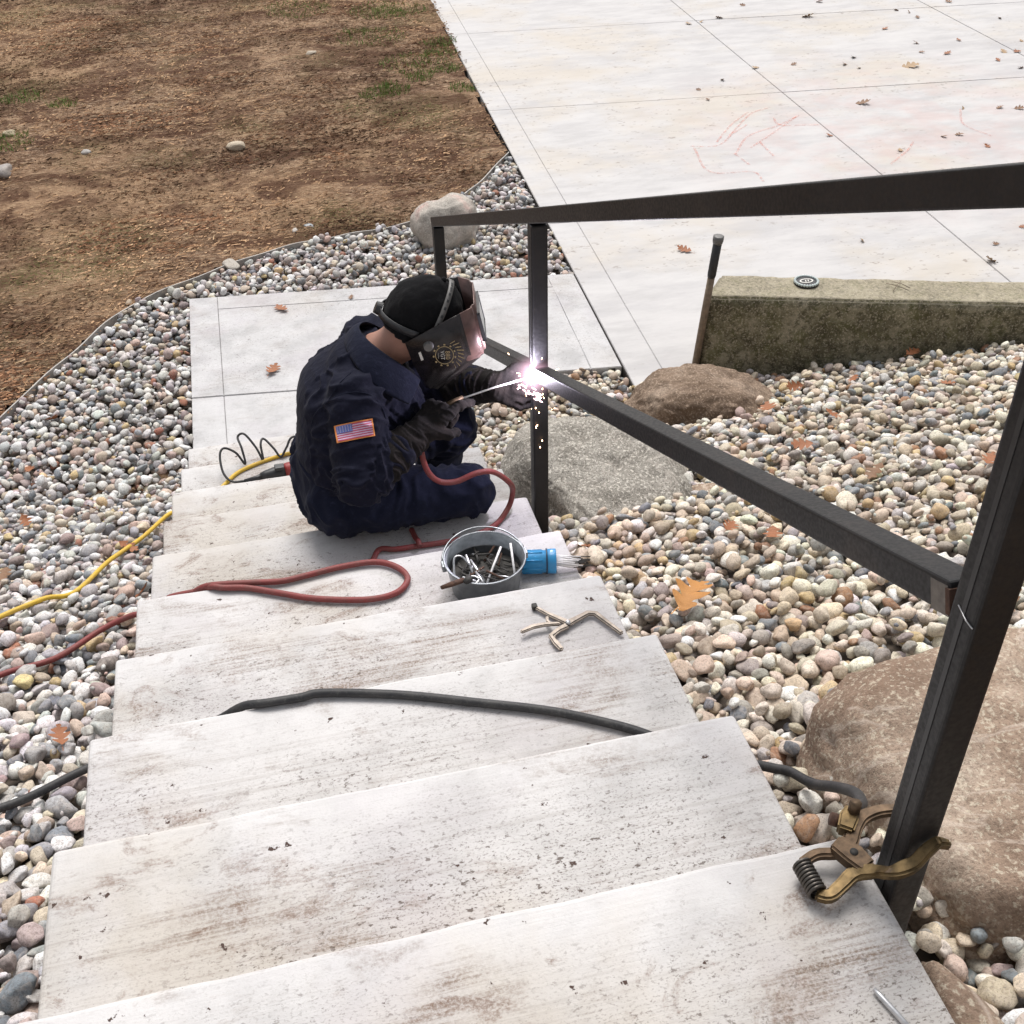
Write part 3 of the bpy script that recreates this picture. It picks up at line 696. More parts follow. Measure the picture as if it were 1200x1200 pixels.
for z in (-.40, -.425, -.455, -.49, -.535, -.585, -.62):
    a0 = Vector((RX-.01+rr.uniform(-.016, .016), 1.968, z+rr.uniform(-.012, .012))); gs.tube([a0, a0+Vector((0, 0, .003)), a0+Vector((.0005, 0, .006))], [.0008, .0017, .0006], 5)
for i in range(26):
    t = rr.random(); a0 = Vector(ARC)+Vector((-.055+.07*t+rr.gauss(0, .006), -.02+rr.gauss(0, .006), -.012-.055*t+rr.gauss(0, .007))); dr = Vector((.7, .1, -.6)); ln = rr.uniform(.006, .022)
    gp.tube([a0, a0+dr*ln*.5, a0+dr*ln], [.0006, .0022, .0005], 5)
o = gs.make('sparks', M_spark, arc); o['kind'] = 'stuff'; o = gp.make('molten_spray', M_sparkp, arc); o['kind'] = 'stuff'

# ------------------------------------------------------------------ person
def rc(P, a, b, r1, r2):
    a = np.array(a, np.float32); b = np.array(b, np.float32); ab = b-a; t = np.clip(((P-a)@ab)/(ab@ab), 0, 1)
    return np.linalg.norm(P-a-t[..., None]*ab, axis=-1)-(r1+(r2-r1)*t)
def ell(P, c, r, M=None):
    q = P-np.array(c, np.float32)
    if M is not None: q = q@np.array(M, np.float32)
    r = np.array(r, np.float32); k0 = np.linalg.norm(q/r, axis=-1); k1 = np.linalg.norm(q/(r*r), axis=-1)+1e-6
    return k0*(k0-1)/k1
def smin(a, b, k):
    h = np.clip(.5+.5*(b-a)/k, 0, 1); return b*(1-h)+a*h-k*h*(1-h)
def nets(fn, lo, hi, h):
    lo = np.array(lo, float); n = np.ceil((np.array(hi)-lo)/h).astype(int)+1
    ax = [lo[i]+h*np.arange(n[i]) for i in range(3)]; P = np.stack(np.meshgrid(*ax, indexing='ij'), -1).astype(np.float32)
    f = fn(P); c = n-1; s = f < 0
    cnt = np.zeros(c, int); 
    for d in np.ndindex(2, 2, 2): cnt += s[d[0]:d[0]+c[0], d[1]:d[1]+c[1], d[2]:d[2]+c[2]]
    act = (cnt > 0) & (cnt < 8); I = np.argwhere(act); idx = -np.ones(c, int); idx[act] = np.arange(len(I))
    acc = np.zeros((len(I), 3)); num = np.zeros(len(I)); cs = list(np.ndindex(2, 2, 2))
    for x in cs:
        for ax_ in range(3):
            if x[ax_]: continue
            y = list(x); y[ax_] = 1
            fa = f[I[:, 0]+x[0], I[:, 1]+x[1], I[:, 2]+x[2]]; fb = f[I[:, 0]+y[0], I[:, 1]+y[1], I[:, 2]+y[2]]
            m = (fa < 0) != (fb < 0); t = np.where(m, fa/(fa-fb+1e-12), 0); p = np.tile(np.array(x, float), (len(I), 1)); p[:, ax_] = t
            acc[m] += p[m]; num[m] += 1
    V = lo+h*(I+acc/num[:, None]); F = []
    for ax_ in range(3):
        b_, c_ = (ax_+1) % 3, (ax_+2) % 3
        sl0 = [slice(None)]*3; sl1 = [slice(None)]*3; sl0[ax_] = slice(0, -1); sl1[ax_] = slice(1, None)
        ch = s[tuple(sl0)] != s[tuple(sl1)]; E_ = np.argwhere(ch)
        E_ = E_[(E_[:, b_] > 0) & (E_[:, c_] > 0) & (E_[:, b_] < c[b_]) & (E_[:, c_] < c[c_])]
        sg = s[E_[:, 0], E_[:, 1], E_[:, 2]]
        def gi(db, dc):
            q = E_.copy(); q[:, b_] -= db; q[:, c_] -= dc; return idx[q[:, 0], q[:, 1], q[:, 2]]
        q = np.stack([gi(1, 1), gi(0, 1), gi(0, 0), gi(1, 0)], 1); q[~sg] = q[~sg][:, ::-1]; F.append(q[(q >= 0).all(1)])
    return V, np.vstack(F)
def relax(V, F, it=2, lam=.5):
    e = np.vstack([F[:, [0, 1]], F[:, [1, 2]], F[:, [2, 3]], F[:, [3, 0]]])
    for _ in range(it):
        a = np.zeros_like(V); n = np.zeros(len(V)); np.add.at(a, e[:, 0], V[e[:, 1]]); np.add.at(a, e[:, 1], V[e[:, 0]]); np.add.at(n, e[:, 0], 1); np.add.at(n, e[:, 1], 1)
        V = V+(a/np.maximum(n, 1)[:, None]-V)*lam
    return V
def vnorm(V, F):
    n = np.cross(V[F[:, 2]]-V[F[:, 0]], V[F[:, 3]]-V[F[:, 1]]); o = np.zeros_like(V)
    for k_ in range(4): np.add.at(o, F[:, k_], n)
    return o/(np.linalg.norm(o, axis=1)[:, None]+1e-12)
def folds(V, F, bones, amp, seed=0):
    """cloth creases: rings round the limbs, tighter near the joints, long drapes elsewhere"""
    Nn = vnorm(V, F); out = np.zeros(len(V)); best = np.full(len(V), 9.0); 
    for bi, (a, b, fr, am) in enumerate(bones):
        a = np.array(a); b = np.array(b); ab = b-a; L = np.linalg.norm(ab); u = ab/L; t = ((V-a)@u); tc = np.clip(t, 0, L); dd = np.linalg.norm(V-a-tc[:, None]*u, axis=1)
        for i in np.nonzero(dd < best)[0]:
            best[i] = dd[i]; p = V[i]-a-t[i]*u; q = Vector(u*t[i]*fr+p*fr*.38+seed+bi*3.1); q2 = Vector(V[i]*9+seed)
            wv = max(0, 1-abs(noise.noise(q+Vector((noise.noise(q2), noise.noise(q2+Vector((5, 0, 0))), 0))*.9))*2.6)
            out[i] = am*(1.25*wv**1.6-.35+.30*noise.noise(q*2.3))*(.45+.8*noise.noise(q2*.6)**2+.3*(1-min(t[i], L-t[i])/L))
    return V+Nn*(out*amp)[:, None]
HIP_R, HIP_L = (.0, 1.985, -.70), (.02, 2.22, -.69)
KN_R, KN_L = (.400, 1.975, -.738), (.40, 2.19, -.615)
AN_R, AN_L = (.03, 2.05, -.775), (.31, 2.28, -.93)
SH_R, SH_L = (.085, 1.985, -.335), (.17, 2.30, -.335)
EL_R, EL_L = (.065, 1.835, -.520), (.38, 2.25, -.50)
WR_R, WR_L = (.255, 1.925, -.462), (.515, 2.07, -.415)
PEL, WAI, CHE, NEC = (.0, 2.10, -.70), (.005, 2.10, -.57), (.075, 2.125, -.43), (.155, 2.13, -.305)
HC = np.array((.318, 2.095, -.175)); pit = math.radians(28); yawh = math.radians(-10)
HM_ = np.array((Matrix.Rotation(yawh, 3, 'Z') @ Matrix.Rotation(pit, 3, 'Y')))     # columns: face forward, left, crown
def hl(u, v, w): return HC+HM_@np.array((u, v, w))
def body_f(P):
    d = ell(P, HC, (.098, .076, .118), HM_)
    d = smin(d, rc(P, hl(.06, 0, -.055), hl(.075, 0, -.085), .045, .032), .03)             # jaw
    d = smin(d, rc(P, hl(.098, 0, .0), hl(.118, 0, -.035), .010, .015), .015)              # nose
    for s in (-1, 1):
        d = smin(d, ell(P, hl(-.005, .078*s, -.01), (.022, .010, .034), HM_), .01)         # ears
        d = np.maximum(d, -(ell(P, hl(.098, .034*s, .012), (.014, .017, .010), HM_)))      # eye sockets
    d = np.maximum(d, -ell(P, hl(.108, 0, -.068), (.012, .026, .004), HM_))                # mouth
    d = smin(d, rc(P, NEC, hl(-.02, 0, -.06), .066, .060), .03)
    Q = P.copy(); Q[..., 1] = 2.115+(P[..., 1]-2.115)*.72
    t = smin(rc(Q, (.04, 2.11, -.70), (.045, 2.10, -.57), .09, .085), rc(Q, (.045, 2.10, -.57), (.09, 2.12, -.43), .085, .095), .05); t = smin(t, rc(Q, (.09, 2.12, -.43), NEC, .095, .07), .05); d = smin(d, t, .03)
    for a, b, r1, r2 in ((SH_R, EL_R, .05, .042), (EL_R, WR_R, .042, .03), (SH_L, EL_L, .05, .042), (EL_L, WR_L, .042, .03), (HIP_R, KN_R, .08, .06), (KN_R, AN_R, .055, .04), (HIP_L, KN_L, .08, .06), (KN_L, AN_L, .055, .04)):
        d = smin(d, rc(P, a, b, r1, r2), .02)
    return d
POR = (.05, 2.08, -.831)
V, F = nets(body_f, (-.2, 1.75, -1.02), (.62, 2.45, .0), .0085); V = relax(V, F, 2)
person = mk('person', V, F, M_skin, None, POR, True)
tag(person, 'welder in navy work clothes, black cap and welding helmet crouching on the steps', 'person')
for s in (-1, 1):
    bm = bmesh.new(); bmesh.ops.create_icosphere(bm, subdivisions=2, radius=.012, matrix=Matrix.Translation(Vector(hl(.084, .034*s, .012)))); from_bm('eye', bm, M_decalw, person, smooth=True)
def jacket_f(P):
    Q = P.copy(); yc = 2.115; Q[..., 1] = yc+(P[..., 1]-yc)*.70
    d = rc(Q, (.032, 2.112, -.735), (.034, 2.10, -.57), .134, .134); d = smin(d, rc(Q, (.034, 2.10, -.57), CHE, .134, .142), .06); d = smin(d, rc(Q, CHE, (.13, 2.12, -.335), .150, .105), .06)
    d = smin(d, rc(P, SH_R, (.13, 2.12, -.325), .075, .09), .04); d = smin(d, rc(P, SH_L, (.13, 2.12, -.325), .075, .09), .04)
    ra = smin(rc(P, (.085, 1.98, -.345), EL_R, .088, .080), rc(P, EL_R, tuple(np.array(EL_R)*.42+np.array(WR_R)*.58), .078, .060), .025)
    la = smin(rc(P, SH_L, EL_L, .085, .070), rc(P, EL_L, tuple(np.array(EL_L)*.35+np.array(WR_L)*.65), .070, .056), .03)
    d = smin(d, ell(P, (.17, 2.12, -.46), (.125, .15, .17)), .05); d = smin(d, ra, .014); d = smin(d, la, .02)
    d = np.maximum(d, -(rc(P, (.165, 2.12, -.29), (.30, 2.09, -.20), .066, .075)))          # neck opening
    d = np.maximum(d, -(P[..., 2]+.815))
    return d
V, F = nets(jacket_f, (-.22, 1.70, -.86), (.62, 2.46, -.18), .0062); V = relax(V, F, 3)
V = folds(V, F, [(SH_R, EL_R, 26, 1.0), (EL_R, WR_R, 34, 1.2), (SH_L, EL_L, 26, 1), (EL_L, WR_L, 34, 1.1), ((-.02, 2.1, -.78), (.03, 2.1, -.56), 17, .55), ((.03, 2.1, -.56), (.11, 2.12, -.35), 13, .30)], .0130, 2.0); V = relax(V, F, 1, .25)
jk = mk('jacket', V, F, M_navy, person, smooth=True); JV, JF = V, F
BV = BVHTree.FromPolygons([tuple(v) for v in V], [tuple(f) for f in F.tolist()])
def legs_f(P):
    Q = P.copy(); Q[..., 1] = 2.11+(P[..., 1]-2.11)*.72
    d = rc(Q, (-.01, 2.11, -.715), (.0, 2.1, -.62), .128, .128)
    r_ = smin(rc(P, HIP_R, KN_R, .115, .078), rc(P, KN_R, AN_R, .076, .056), .03)
    l_ = smin(rc(P, HIP_L, KN_L, .11, .078), rc(P, KN_L, AN_L, .076, .062), .03)
    d = smin(d, r_, .03); d = smin(d, l_, .025)
    return np.maximum(d, -(P[..., 2]+.8295)*np.where(P[..., 1] < 2.03, 1, -9) - np.where(P[..., 1] < 2.03, 0, 9))
V, F = nets(legs_f, (-.2, 1.80, -1.0), (.56, 2.46, -.45), .0066); V = relax(V, F, 3)
V = folds(V, F, [(HIP_R, KN_R, 20, 1), (KN_R, AN_R, 26, .6), (HIP_L, KN_L, 20, 1), (KN_L, AN_L, 24, .9)], .0150, 7.0); V[:, 2] = np.where((V[:, 1] < 2.02) & (V[:, 2] < -.829), -.829, V[:, 2]); V = relax(V, F, 1, .4)
mk('trousers', V, F, M_navy2, person, smooth=True)
# grey reflective zip tab at the hip seam
o_ = BV.ray_cast(Vector((.05, 1.6, -.70)), Vector((0, 1, 0)))[0]
g = Geo(); seam = []
for t in np.linspace(0, 1, 8):
    h = BV.ray_cast(Vector((.04+.08*t, 1.6, -.735+.028*t)), Vector((0, 1, 0)))
    seam.append(tuple(h[0]+Vector((0, -.003, 0))) if h[0] else (.04+.08*t, 1.9, -.735+.028*t))
tube('zip', seam, .0022, M_greypl, person, seg=5)
# collar
inn = catmull([(.288, 2.014, -.328), (.250, 2.010, -.278), (.198, 2.018, -.232), (.150, 2.055, -.196), (.130, 2.125, -.186), (.16, 2.19, -.205), (.22, 2.235, -.27), (.30, 2.22, -.33)], 6)
outr = catmull([(.238, 1.948, -.372), (.188, 1.942, -.332), (.135, 1.955, -.285), (.095, 2.005, -.245), (.078, 2.13, -.235), (.115, 2.24, -.250), (.20, 2.29, -.295), (.29, 2.275, -.36)], 6)
n = len(inn); mid = (inn+outr)/2+np.array((0, -.003, .012)); CV = np.vstack([inn, mid, outr]); CF = [(i, i+1, n+i+1, n+i) for i in range(n-1)]+[(n+i, n+i+1, 2*n+i+1, 2*n+i) for i in range(n-1)]
co_ = mk('collar', CV, CF, M_collar, jk, smooth=True); md = co_.modifiers.new('s', 'SOLIDIFY'); md.thickness = .006; md.offset = 0; md = co_.modifiers.new('b', 'SUBSURF'); md.levels = md.render_levels = 1
# boots
def boot(toe, heel, ank, name='boot'):
    f_ = lambda P: smin(smin(rc(P, heel, toe, .042, .044), rc(P, heel, ank, .044, .055), .03), rc(P, np.array(toe)+np.array((0, 0, -.01)), heel, .04, .04), .02)
    A = np.array([toe, heel, ank]); V, F = nets(f_, A.min(0)-.08, A.max(0)+.08, .008); V = relax(V, F, 2); mk(name, V, F, M_boot, person, smooth=True)
boot((.46, 2.28, -.952), (.27, 2.285, -.950), (.31, 2.28, -.88)); boot((-.02, 2.10, -.787), (.06, 2.08, -.785), (.06, 2.05, -.775))
# gloves: palm, four fingers with knuckle bends, thumb, gauntlet cuff
def glove(wr, fwd, palm, curl, thumb, cuff_to, side):
    f = Vector(fwd).normalized(); p = Vector(palm); p = (p-f*p.dot(f)).normalized(); l = p.cross(f)*side      # l points to the thumb side
    w_ = Vector(wr); caps = []
    S = 1.16; lens = [(.042, .027, .021), (.046, .030, .022), (.043, .028, .021), (.034, .022, .019)]
    for i in range(4):
        o = l*(.033-.022*i)*S; kn = w_+f*(.092-.004*abs(i-1))*S+o
        caps.append((w_+f*.02+o*.6, kn, .024, .0185)); a = 0; q = kn
        for j in range(3):
            a += curl[i][j]; dr = f*math.cos(a)+p*math.sin(a); q2 = q+dr*lens[i][j]*S; caps.append((q, q2, .0158-.001*j, .0148-.001*j)); q = q2
    t0 = w_+f*.03+l*.035; d1 = (f*.6+l*.75+p*thumb[0]).normalized(); t1 = t0+d1*.048; d2 = (f*.9+l*thumb[1]+p*(thumb[0]+.3)).normalized(); t2 = t1+d2*.038
    caps += [(t0, t1, .021, .017), (t1, t2, .0165, .014)]
    cf = Vector(cuff_to); c1 = w_+(cf-w_).normalized()*.135
    def fn(P):
        d = None
        for a, b, r1, r2 in caps:
            e = rc(P, tuple(a), tuple(b), r1, r2); d = e if d is None else smin(d, e, .006)
        return smin(d, rc(P, tuple(w_+f*.015), tuple(c1), .042, .071), .02)
    A = np.array([tuple(x) for c_ in caps for x in c_[:2]]+[tuple(c1)]); V, F = nets(fn, A.min(0)-.075, A.max(0)+.075, .0042); V = relax(V, F, 2)
    V = folds(V, F, [(tuple(c1), tuple(w_), 40, 1.0), (tuple(w_), tuple(w_+f*.1), 45, .5)], .0075, 4.0)
    return mk('glove', V, F, M_glove, person, smooth=True)
glove(WR_R, (.74, .45, .50), (.62, .50, -.60), [(.35, .35, .25), (.95, 1.25, .8), (1.05, 1.3, .9), (1.1, 1.3, .9)], (.7, -.1), EL_R, 1)
glove(WR_L, (.80, -.55, -.15), (.55, .75, -.1), [(.7, .9, .6), (.8, 1.0, .6), (.9, 1.0, .7), (.9, 1.0, .7)], (.5, .2), EL_L, -1)
# cap
bm = bmesh.new(); bmesh.ops.create_icosphere(bm, subdivisions=5, radius=1.0)
for v in bm.verts:
    q = v.co.copy(); fl = 1+.045*noise.noise(q*2.2)+.022*noise.noise(q*6)+.010*noise.noise(q*14)+.008*max(0, math.cos(6*math.atan2(q.y, q.x)))*(q.z > .3)
    v.co = Vector(hl(q.x*.118*fl-.006, q.y*.098*fl, q.z*.134*fl+.010))
dele = [v for v in bm.verts if (Vector(HM_.T@(np.array(v.co)-HC)).z+.30*Vector(HM_.T@(np.array(v.co)-HC)).x*-1*-1 < -.055+.25*Vector(HM_.T@(np.array(v.co)-HC)).x)]
bmesh.ops.delete(bm, geom=dele, context='VERTS')
cap = from_bm('cap', bm, M_cap, person, smooth=True); md = cap.modifiers.new('s', 'SOLIDIFY'); md.thickness = .004
bm = bmesh.new(); bmesh.ops.create_uvsphere(bm, u_segments=10, v_segments=6, radius=.009, matrix=Matrix.Translation(Vector(hl(0, 0, .146)))); from_bm('button', bm, M_cap, cap, smooth=True)
# welding helmet
hel_c = np.array((.372, 2.088, -.190)); HR = np.array(Matrix.Rotation(math.radians(-10), 3, 'Z') @ Matrix.Rotation(math.radians(4), 3, 'X'))
def he(u, v, w_): return tuple(hel_c+HR@np.array((u, v, w_)))
cols_ = [[(-.108, -.112, .012), (-.090, -.114, -.06), (-.060, -.078, -.172)], [(.045, -.112, .096), (.074, -.108, -.058), (-.036, -.080, -.182)], [(.098, -.072, .100), (.128, -.068, -.066), (.0, -.055, -.188)],
         [(.098, .072, .100), (.128, .068, -.066), (.0, .055, -.188)], [(.045, .112, .096), (.074, .108, -.058), (-.036, .080, -.182)], [(-.108, .112, .012), (-.090, .114, -.06), (-.060, .078, -.172)]]
bm = bmesh.new(); gr = [[bm.verts.new(he(*p)) for p in c_] for c_ in cols_]
for i in range(5):
    for j in range(2): bm.faces.new((gr[i][j], gr[i][j+1], gr[i+1][j+1], gr[i+1][j]))
bmesh.ops.bevel(bm, geom=[e for e in bm.edges if len(e.link_faces) == 2], offset=.012, segments=3, affect='EDGES')
bmesh.ops.recalc_face_normals(bm, faces=bm.faces[:])
helm = from_bm('welding_helmet', bm, M_shell, person); md = helm.modifiers.new('s', 'SOLIDIFY'); md.thickness = .004; md.offset = 0
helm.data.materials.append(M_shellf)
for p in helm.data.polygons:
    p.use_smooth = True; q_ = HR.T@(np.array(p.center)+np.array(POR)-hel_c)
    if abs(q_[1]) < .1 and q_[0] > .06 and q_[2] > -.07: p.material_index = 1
try: helm.data.set_sharp_from_angle(angle=math.radians(40))
except Exception: pass
def patch_on(c0, eu, ev, nrm, pts2, lift=.0035):
    c0, eu, ev, nrm = map(np.array, (c0, eu, ev, nrm)); return [tuple(c0+eu*u+ev*v+nrm*lift) for u, v in pts2]
fc = np.array(he(.1165, 0, .02)); fu = np.array(he(.1165, .05, .02))-fc; fu /= np.linalg.norm(fu); fv = np.array(he(.098, 0, .098))-np.array(he(.128, 0, -.062)); fv /= np.linalg.norm(fv); fn_ = np.cross(fu, fv)
g = Geo()
for (u0, u1, v0, v1, d_) in ((-.062, .062, -.05, -.042, .0055), (-.062, .062, .042, .05, .0055), (-.062, -.054, -.05, .05, .0055), (.054, .062, -.05, .05, .0055)):
    g.box((u0, v0, -.004), (u1, v1, d_), Matrix(((fu[0], fv[0], fn_[0], fc[0]), (fu[1], fv[1], fn_[1], fc[1]), (fu[2], fv[2], fn_[2], fc[2]), (0, 0, 0, 1))))
g.make('lens_frame', M_blackpl, helm)
mk('lens', patch_on(fc, fu, fv, fn_, [(-.055, -.043), (.055, -.043), (.055, .043), (-.055, .043)], .0042), [(0, 1, 2, 3)], M_lens, helm)
# decals on the right side panel
A0 = np.array(he(*cols_[0][0])); A1 = np.array(he(*cols_[1][0])); A2 = np.array(he(*cols_[1][1])); A3 = np.array(he(*cols_[0][1]))
pc = np.array(he(.004, -.1115, -.035)); pn = np.cross(A1-A0, A3-A0); pn /= np.linalg.norm(pn)
if pn[1] > 0: pn = -pn
pu = np.array(he(.05, -.11, -.035))-np.array(he(-.05, -.112, -.035)); pu -= pn*(pu@pn); pu /= np.linalg.norm(pu); pv = np.cross(pn, pu)
if pv[2] < 0: pv = -pv
def hit(p):
    return p
def ring2(cx, cy_, r0, r1, n, a0=0, a1=2*math.pi):
    P = [(cx+r*math.cos(a0+(a1-a0)*i/n), cy_+r*1.12*math.sin(a0+(a1-a0)*i/n)) for r in (r0, r1) for i in range(n+1)]; return P, [(i, i+1, n+1+i+1, n+1+i) for i in range(n)]
def decal(name, P2, F_, mat): return mk(name, patch_on(pc, pu, pv, pn, P2, .0045), F_, mat, helm)
P2, F_ = ring2(0, 0, .0255, .0275, 28); decal('emblem_ring', P2, F_, M_decal)
g2 = Geo()
for i in range(22):
    a = 2*math.pi*i/22
    if i % 2: 
        P2, F_ = ring2(0, 0, .030, .0345, 2, a, a+.17); g2.add([(x, y, 0) for x, y in P2], F_)
decal('emblem_teeth', [(x, y) for x, y, z in g2.v], g2.f, M_decal)
def textmesh(body, size):
    cu = bpy.data.curves.new('t', 'FONT'); cu.body = body; cu.size = size; cu.align_x = 'CENTER'; cu.align_y = 'CENTER'; cu.resolution_u = 2
    o = bpy.data.objects.new('t', cu); col.objects.link(o); bpy.context.view_layer.update(); me = o.evaluated_get(bpy.context.evaluated_depsgraph_get()).to_mesh()
    V = [(v.co.x, v.co.y) for v in me.vertices]; F_ = [tuple(p.vertices) for p in me.polygons]; bpy.data.objects.remove(o); return V, F_
for body, size, dx, mt in (('880', .020, .009, M_decal), ('VGT', .016, -.006, M_decalw), ('------', .010, -.017, M_decalw)):
    V2, F_ = textmesh(body, size); decal('emblem_lettering', [(dx+y, -x) for x, y in V2], F_, mt)          # lettering runs downward
for i in range(9):
    a = math.radians(62-14*i); r0, r1 = .040, .056+.003*(i % 2); t = .0013
    decal('emblem_stroke', [(r0*math.cos(a)-t*math.sin(a), r0*math.sin(a)*1.05), (r1*math.cos(a-.12), r1*math.sin(a-.12)), (r1*math.cos(a-.12)+.001, r1*math.sin(a-.12)+.003), (r0*math.cos(a), r0*math.sin(a)*1.05+.003)], [(0, 1, 2, 3)], M_decal)
decal('sticker', [(-.076, .012), (-.069, .016), (-.062, -.012), (-.069, -.016)], [(0, 1, 2, 3)], M_decalw)
bm = bmesh.new(); bmesh.ops.create_cone(bm, cap_ends=True, segments=14, radius1=.016, radius2=.013, depth=.012, matrix=Matrix.Translation(Vector(pc+pu*-.045+pv*.034+pn*.008)) @ Vector(pn).to_track_quat('Z', 'Y').to_matrix().to_4x4()); from_bm('pivot_knob', bm, M_greypl, helm)
def strap(name, fn, n, wd, mat, par, lift=.006):
    V = []; 
    for i in range(n+1):
        a, b = fn(i/n, -wd), fn(i/n, wd); V += [a, b]
    o = mk(name, V, [(2*i, 2*i+1, 2*i+3, 2*i+2) for i in range(n)], mat, par, smooth=True); md = o.modifiers.new('s', 'SOLIDIFY'); md.thickness = .003; return o
def crown(t, w_):
    a = math.radians(8+164*t); s_ = 1.045; return tuple(hl(.030+w_-.006, -math.cos(a)*.098*s_, math.sin(a)*.134*s_+.010))
cs = strap('crown_strap', crown, 24, .008, M_greypl, helm)
def band(t, w_):
    a = math.radians(95+170*t); s_ = 1.07; return tuple(hl(math.cos(a)*.118*s_-.006, math.sin(a)*.098*s_, .002+w_-.02*abs(math.cos(a))))
strap('head_band', band, 28, .011, M_blackpl, helm)
for i in range(7):
    t = .06+.065*i; c0 = (np.array(crown(t, 0)))*1.0; up_ = c0-np.array(hl(.024, 0, .01)); up_ /= np.linalg.norm(up_); t1 = np.array(crown(t+.02, 0))-c0; t1 /= np.linalg.norm(t1); s1 = np.cross(up_, t1)
    mk('strap_hole', [tuple(c0+up_*.0035+t1*a*.0045+s1*b*.0035) for a, b in ((-1, -1), (1, -1), (1, 1), (-1, 1))], [(0, 1, 2, 3)], M_blackpl, helm)
bm = bmesh.new(); bmesh.ops.create_cone(bm, cap_ends=True, segments=18, radius1=.021, radius2=.018, depth=.018, matrix=Matrix.Translation(Vector(hl(-.138, -.0, -.018))) @ Vector(hl(-1, 0, 0)-HC).to_track_quat('Z', 'Y').to_matrix().to_4x4()); from_bm('ratchet_knob', bm, M_blackpl, helm)
# flag patch sewn on the right sleeve
FCen = Vector((.062, 1.6, -.392)); fw, fh = .112, .062
def fp(u, v, lift):
    a = math.radians(5); x = u*math.cos(a)-v*math.sin(a)*0+.0; q = Vector((FCen.x+x, 1.5, FCen.z+v+u*math.sin(a)*.55)); dr = Vector((0, .82, -.57)).normalized(); q = q-dr*.1+Vector((0, 0, .27))
    h = BV.ray_cast(q, dr)
    if h[0] is None: return (q.x, 1.87, q.z-.3)
    return tuple(h[0]-dr*lift)
def pquad(name, u0, u1, v0, v1, mat, par, lift, nu=10, nv=1):
    V = [fp(u0+(u1-u0)*i/nu, v0+(v1-v0)*j/nv, lift) for j in range(nv+1) for i in range(nu+1)]
    return mk(name, V, [(j*(nu+1)+i, j*(nu+1)+i+1, (j+1)*(nu+1)+i+1, (j+1)*(nu+1)+i) for j in range(nv) for i in range(nu)], mat, par, smooth=True)
for lab_, arc_ in (('armhole_seam', [(-.125, .03), (-.105, .085), (-.06, .122), (0, .135), (.06, .115), (.092, .06), (.098, .0)]), ('yoke_seam', [(-.06, .122), (-.02, .175), (.03, .215)])):
    tube(lab_, catmull([fp(u, v, .0012) for u, v in arc_], 6), .0017, M_collar, jk, seg=5)
patch = pquad('flag_patch', -fw/2, fw/2, -fh/2, fh/2, M_pborder, person, .005, 12, 6)
bw_ = .0045; sh_ = (fh-2*bw_)/13
for i in range(13): pquad('stripe', -fw/2+bw_, fw/2-bw_, -fh/2+bw_+sh_*i, -fh/2+bw_+sh_*(i+1), M_pred if i % 2 == 0 else M_pwhite, patch, .0068, 12, 1)
pquad('canton', -fw/2+bw_, -.006, .0, fh/2-bw_, M_pblue, patch, .0085, 6, 4)
for j in range(5):
    for i in range(6): pquad('star', -.049+.0075*i, -.0465+.0075*i, .0035+.0046*j, .0055+.0046*j, M_pwhite, patch, .0100, 1, 1)

# electrode holder in the right glove
sh0 = Vector((.318, 1.968, -.420)); et = Vector(ARC)+Vector((-.012, -.004, -.004)); e0 = Vector((.402, 1.985, -.392))
st_ = empty('electrode_holder', (.33, 1.97, -.43), label='electrode holder with a thin burning rod gripped in the right glove', cat='electrode holder')
dv = (e0-sh0).normalized()
tube('handle', [sh0-dv*.09, sh0-dv*.05, sh0, sh0+dv*.04], [.013, .015, .015, .013], M_blackpl, st_, seg=10)
tube('jaw', [sh0+dv*.035, sh0+dv*.06, e0+dv*.004], [.012, .011, .006], M_bronze, st_, seg=8)
tube('electrode', [e0-dv*.01, e0+(et-e0)*.5+Vector((0, 0, .002)), et], .0028, M_rodw, st_, seg=7)

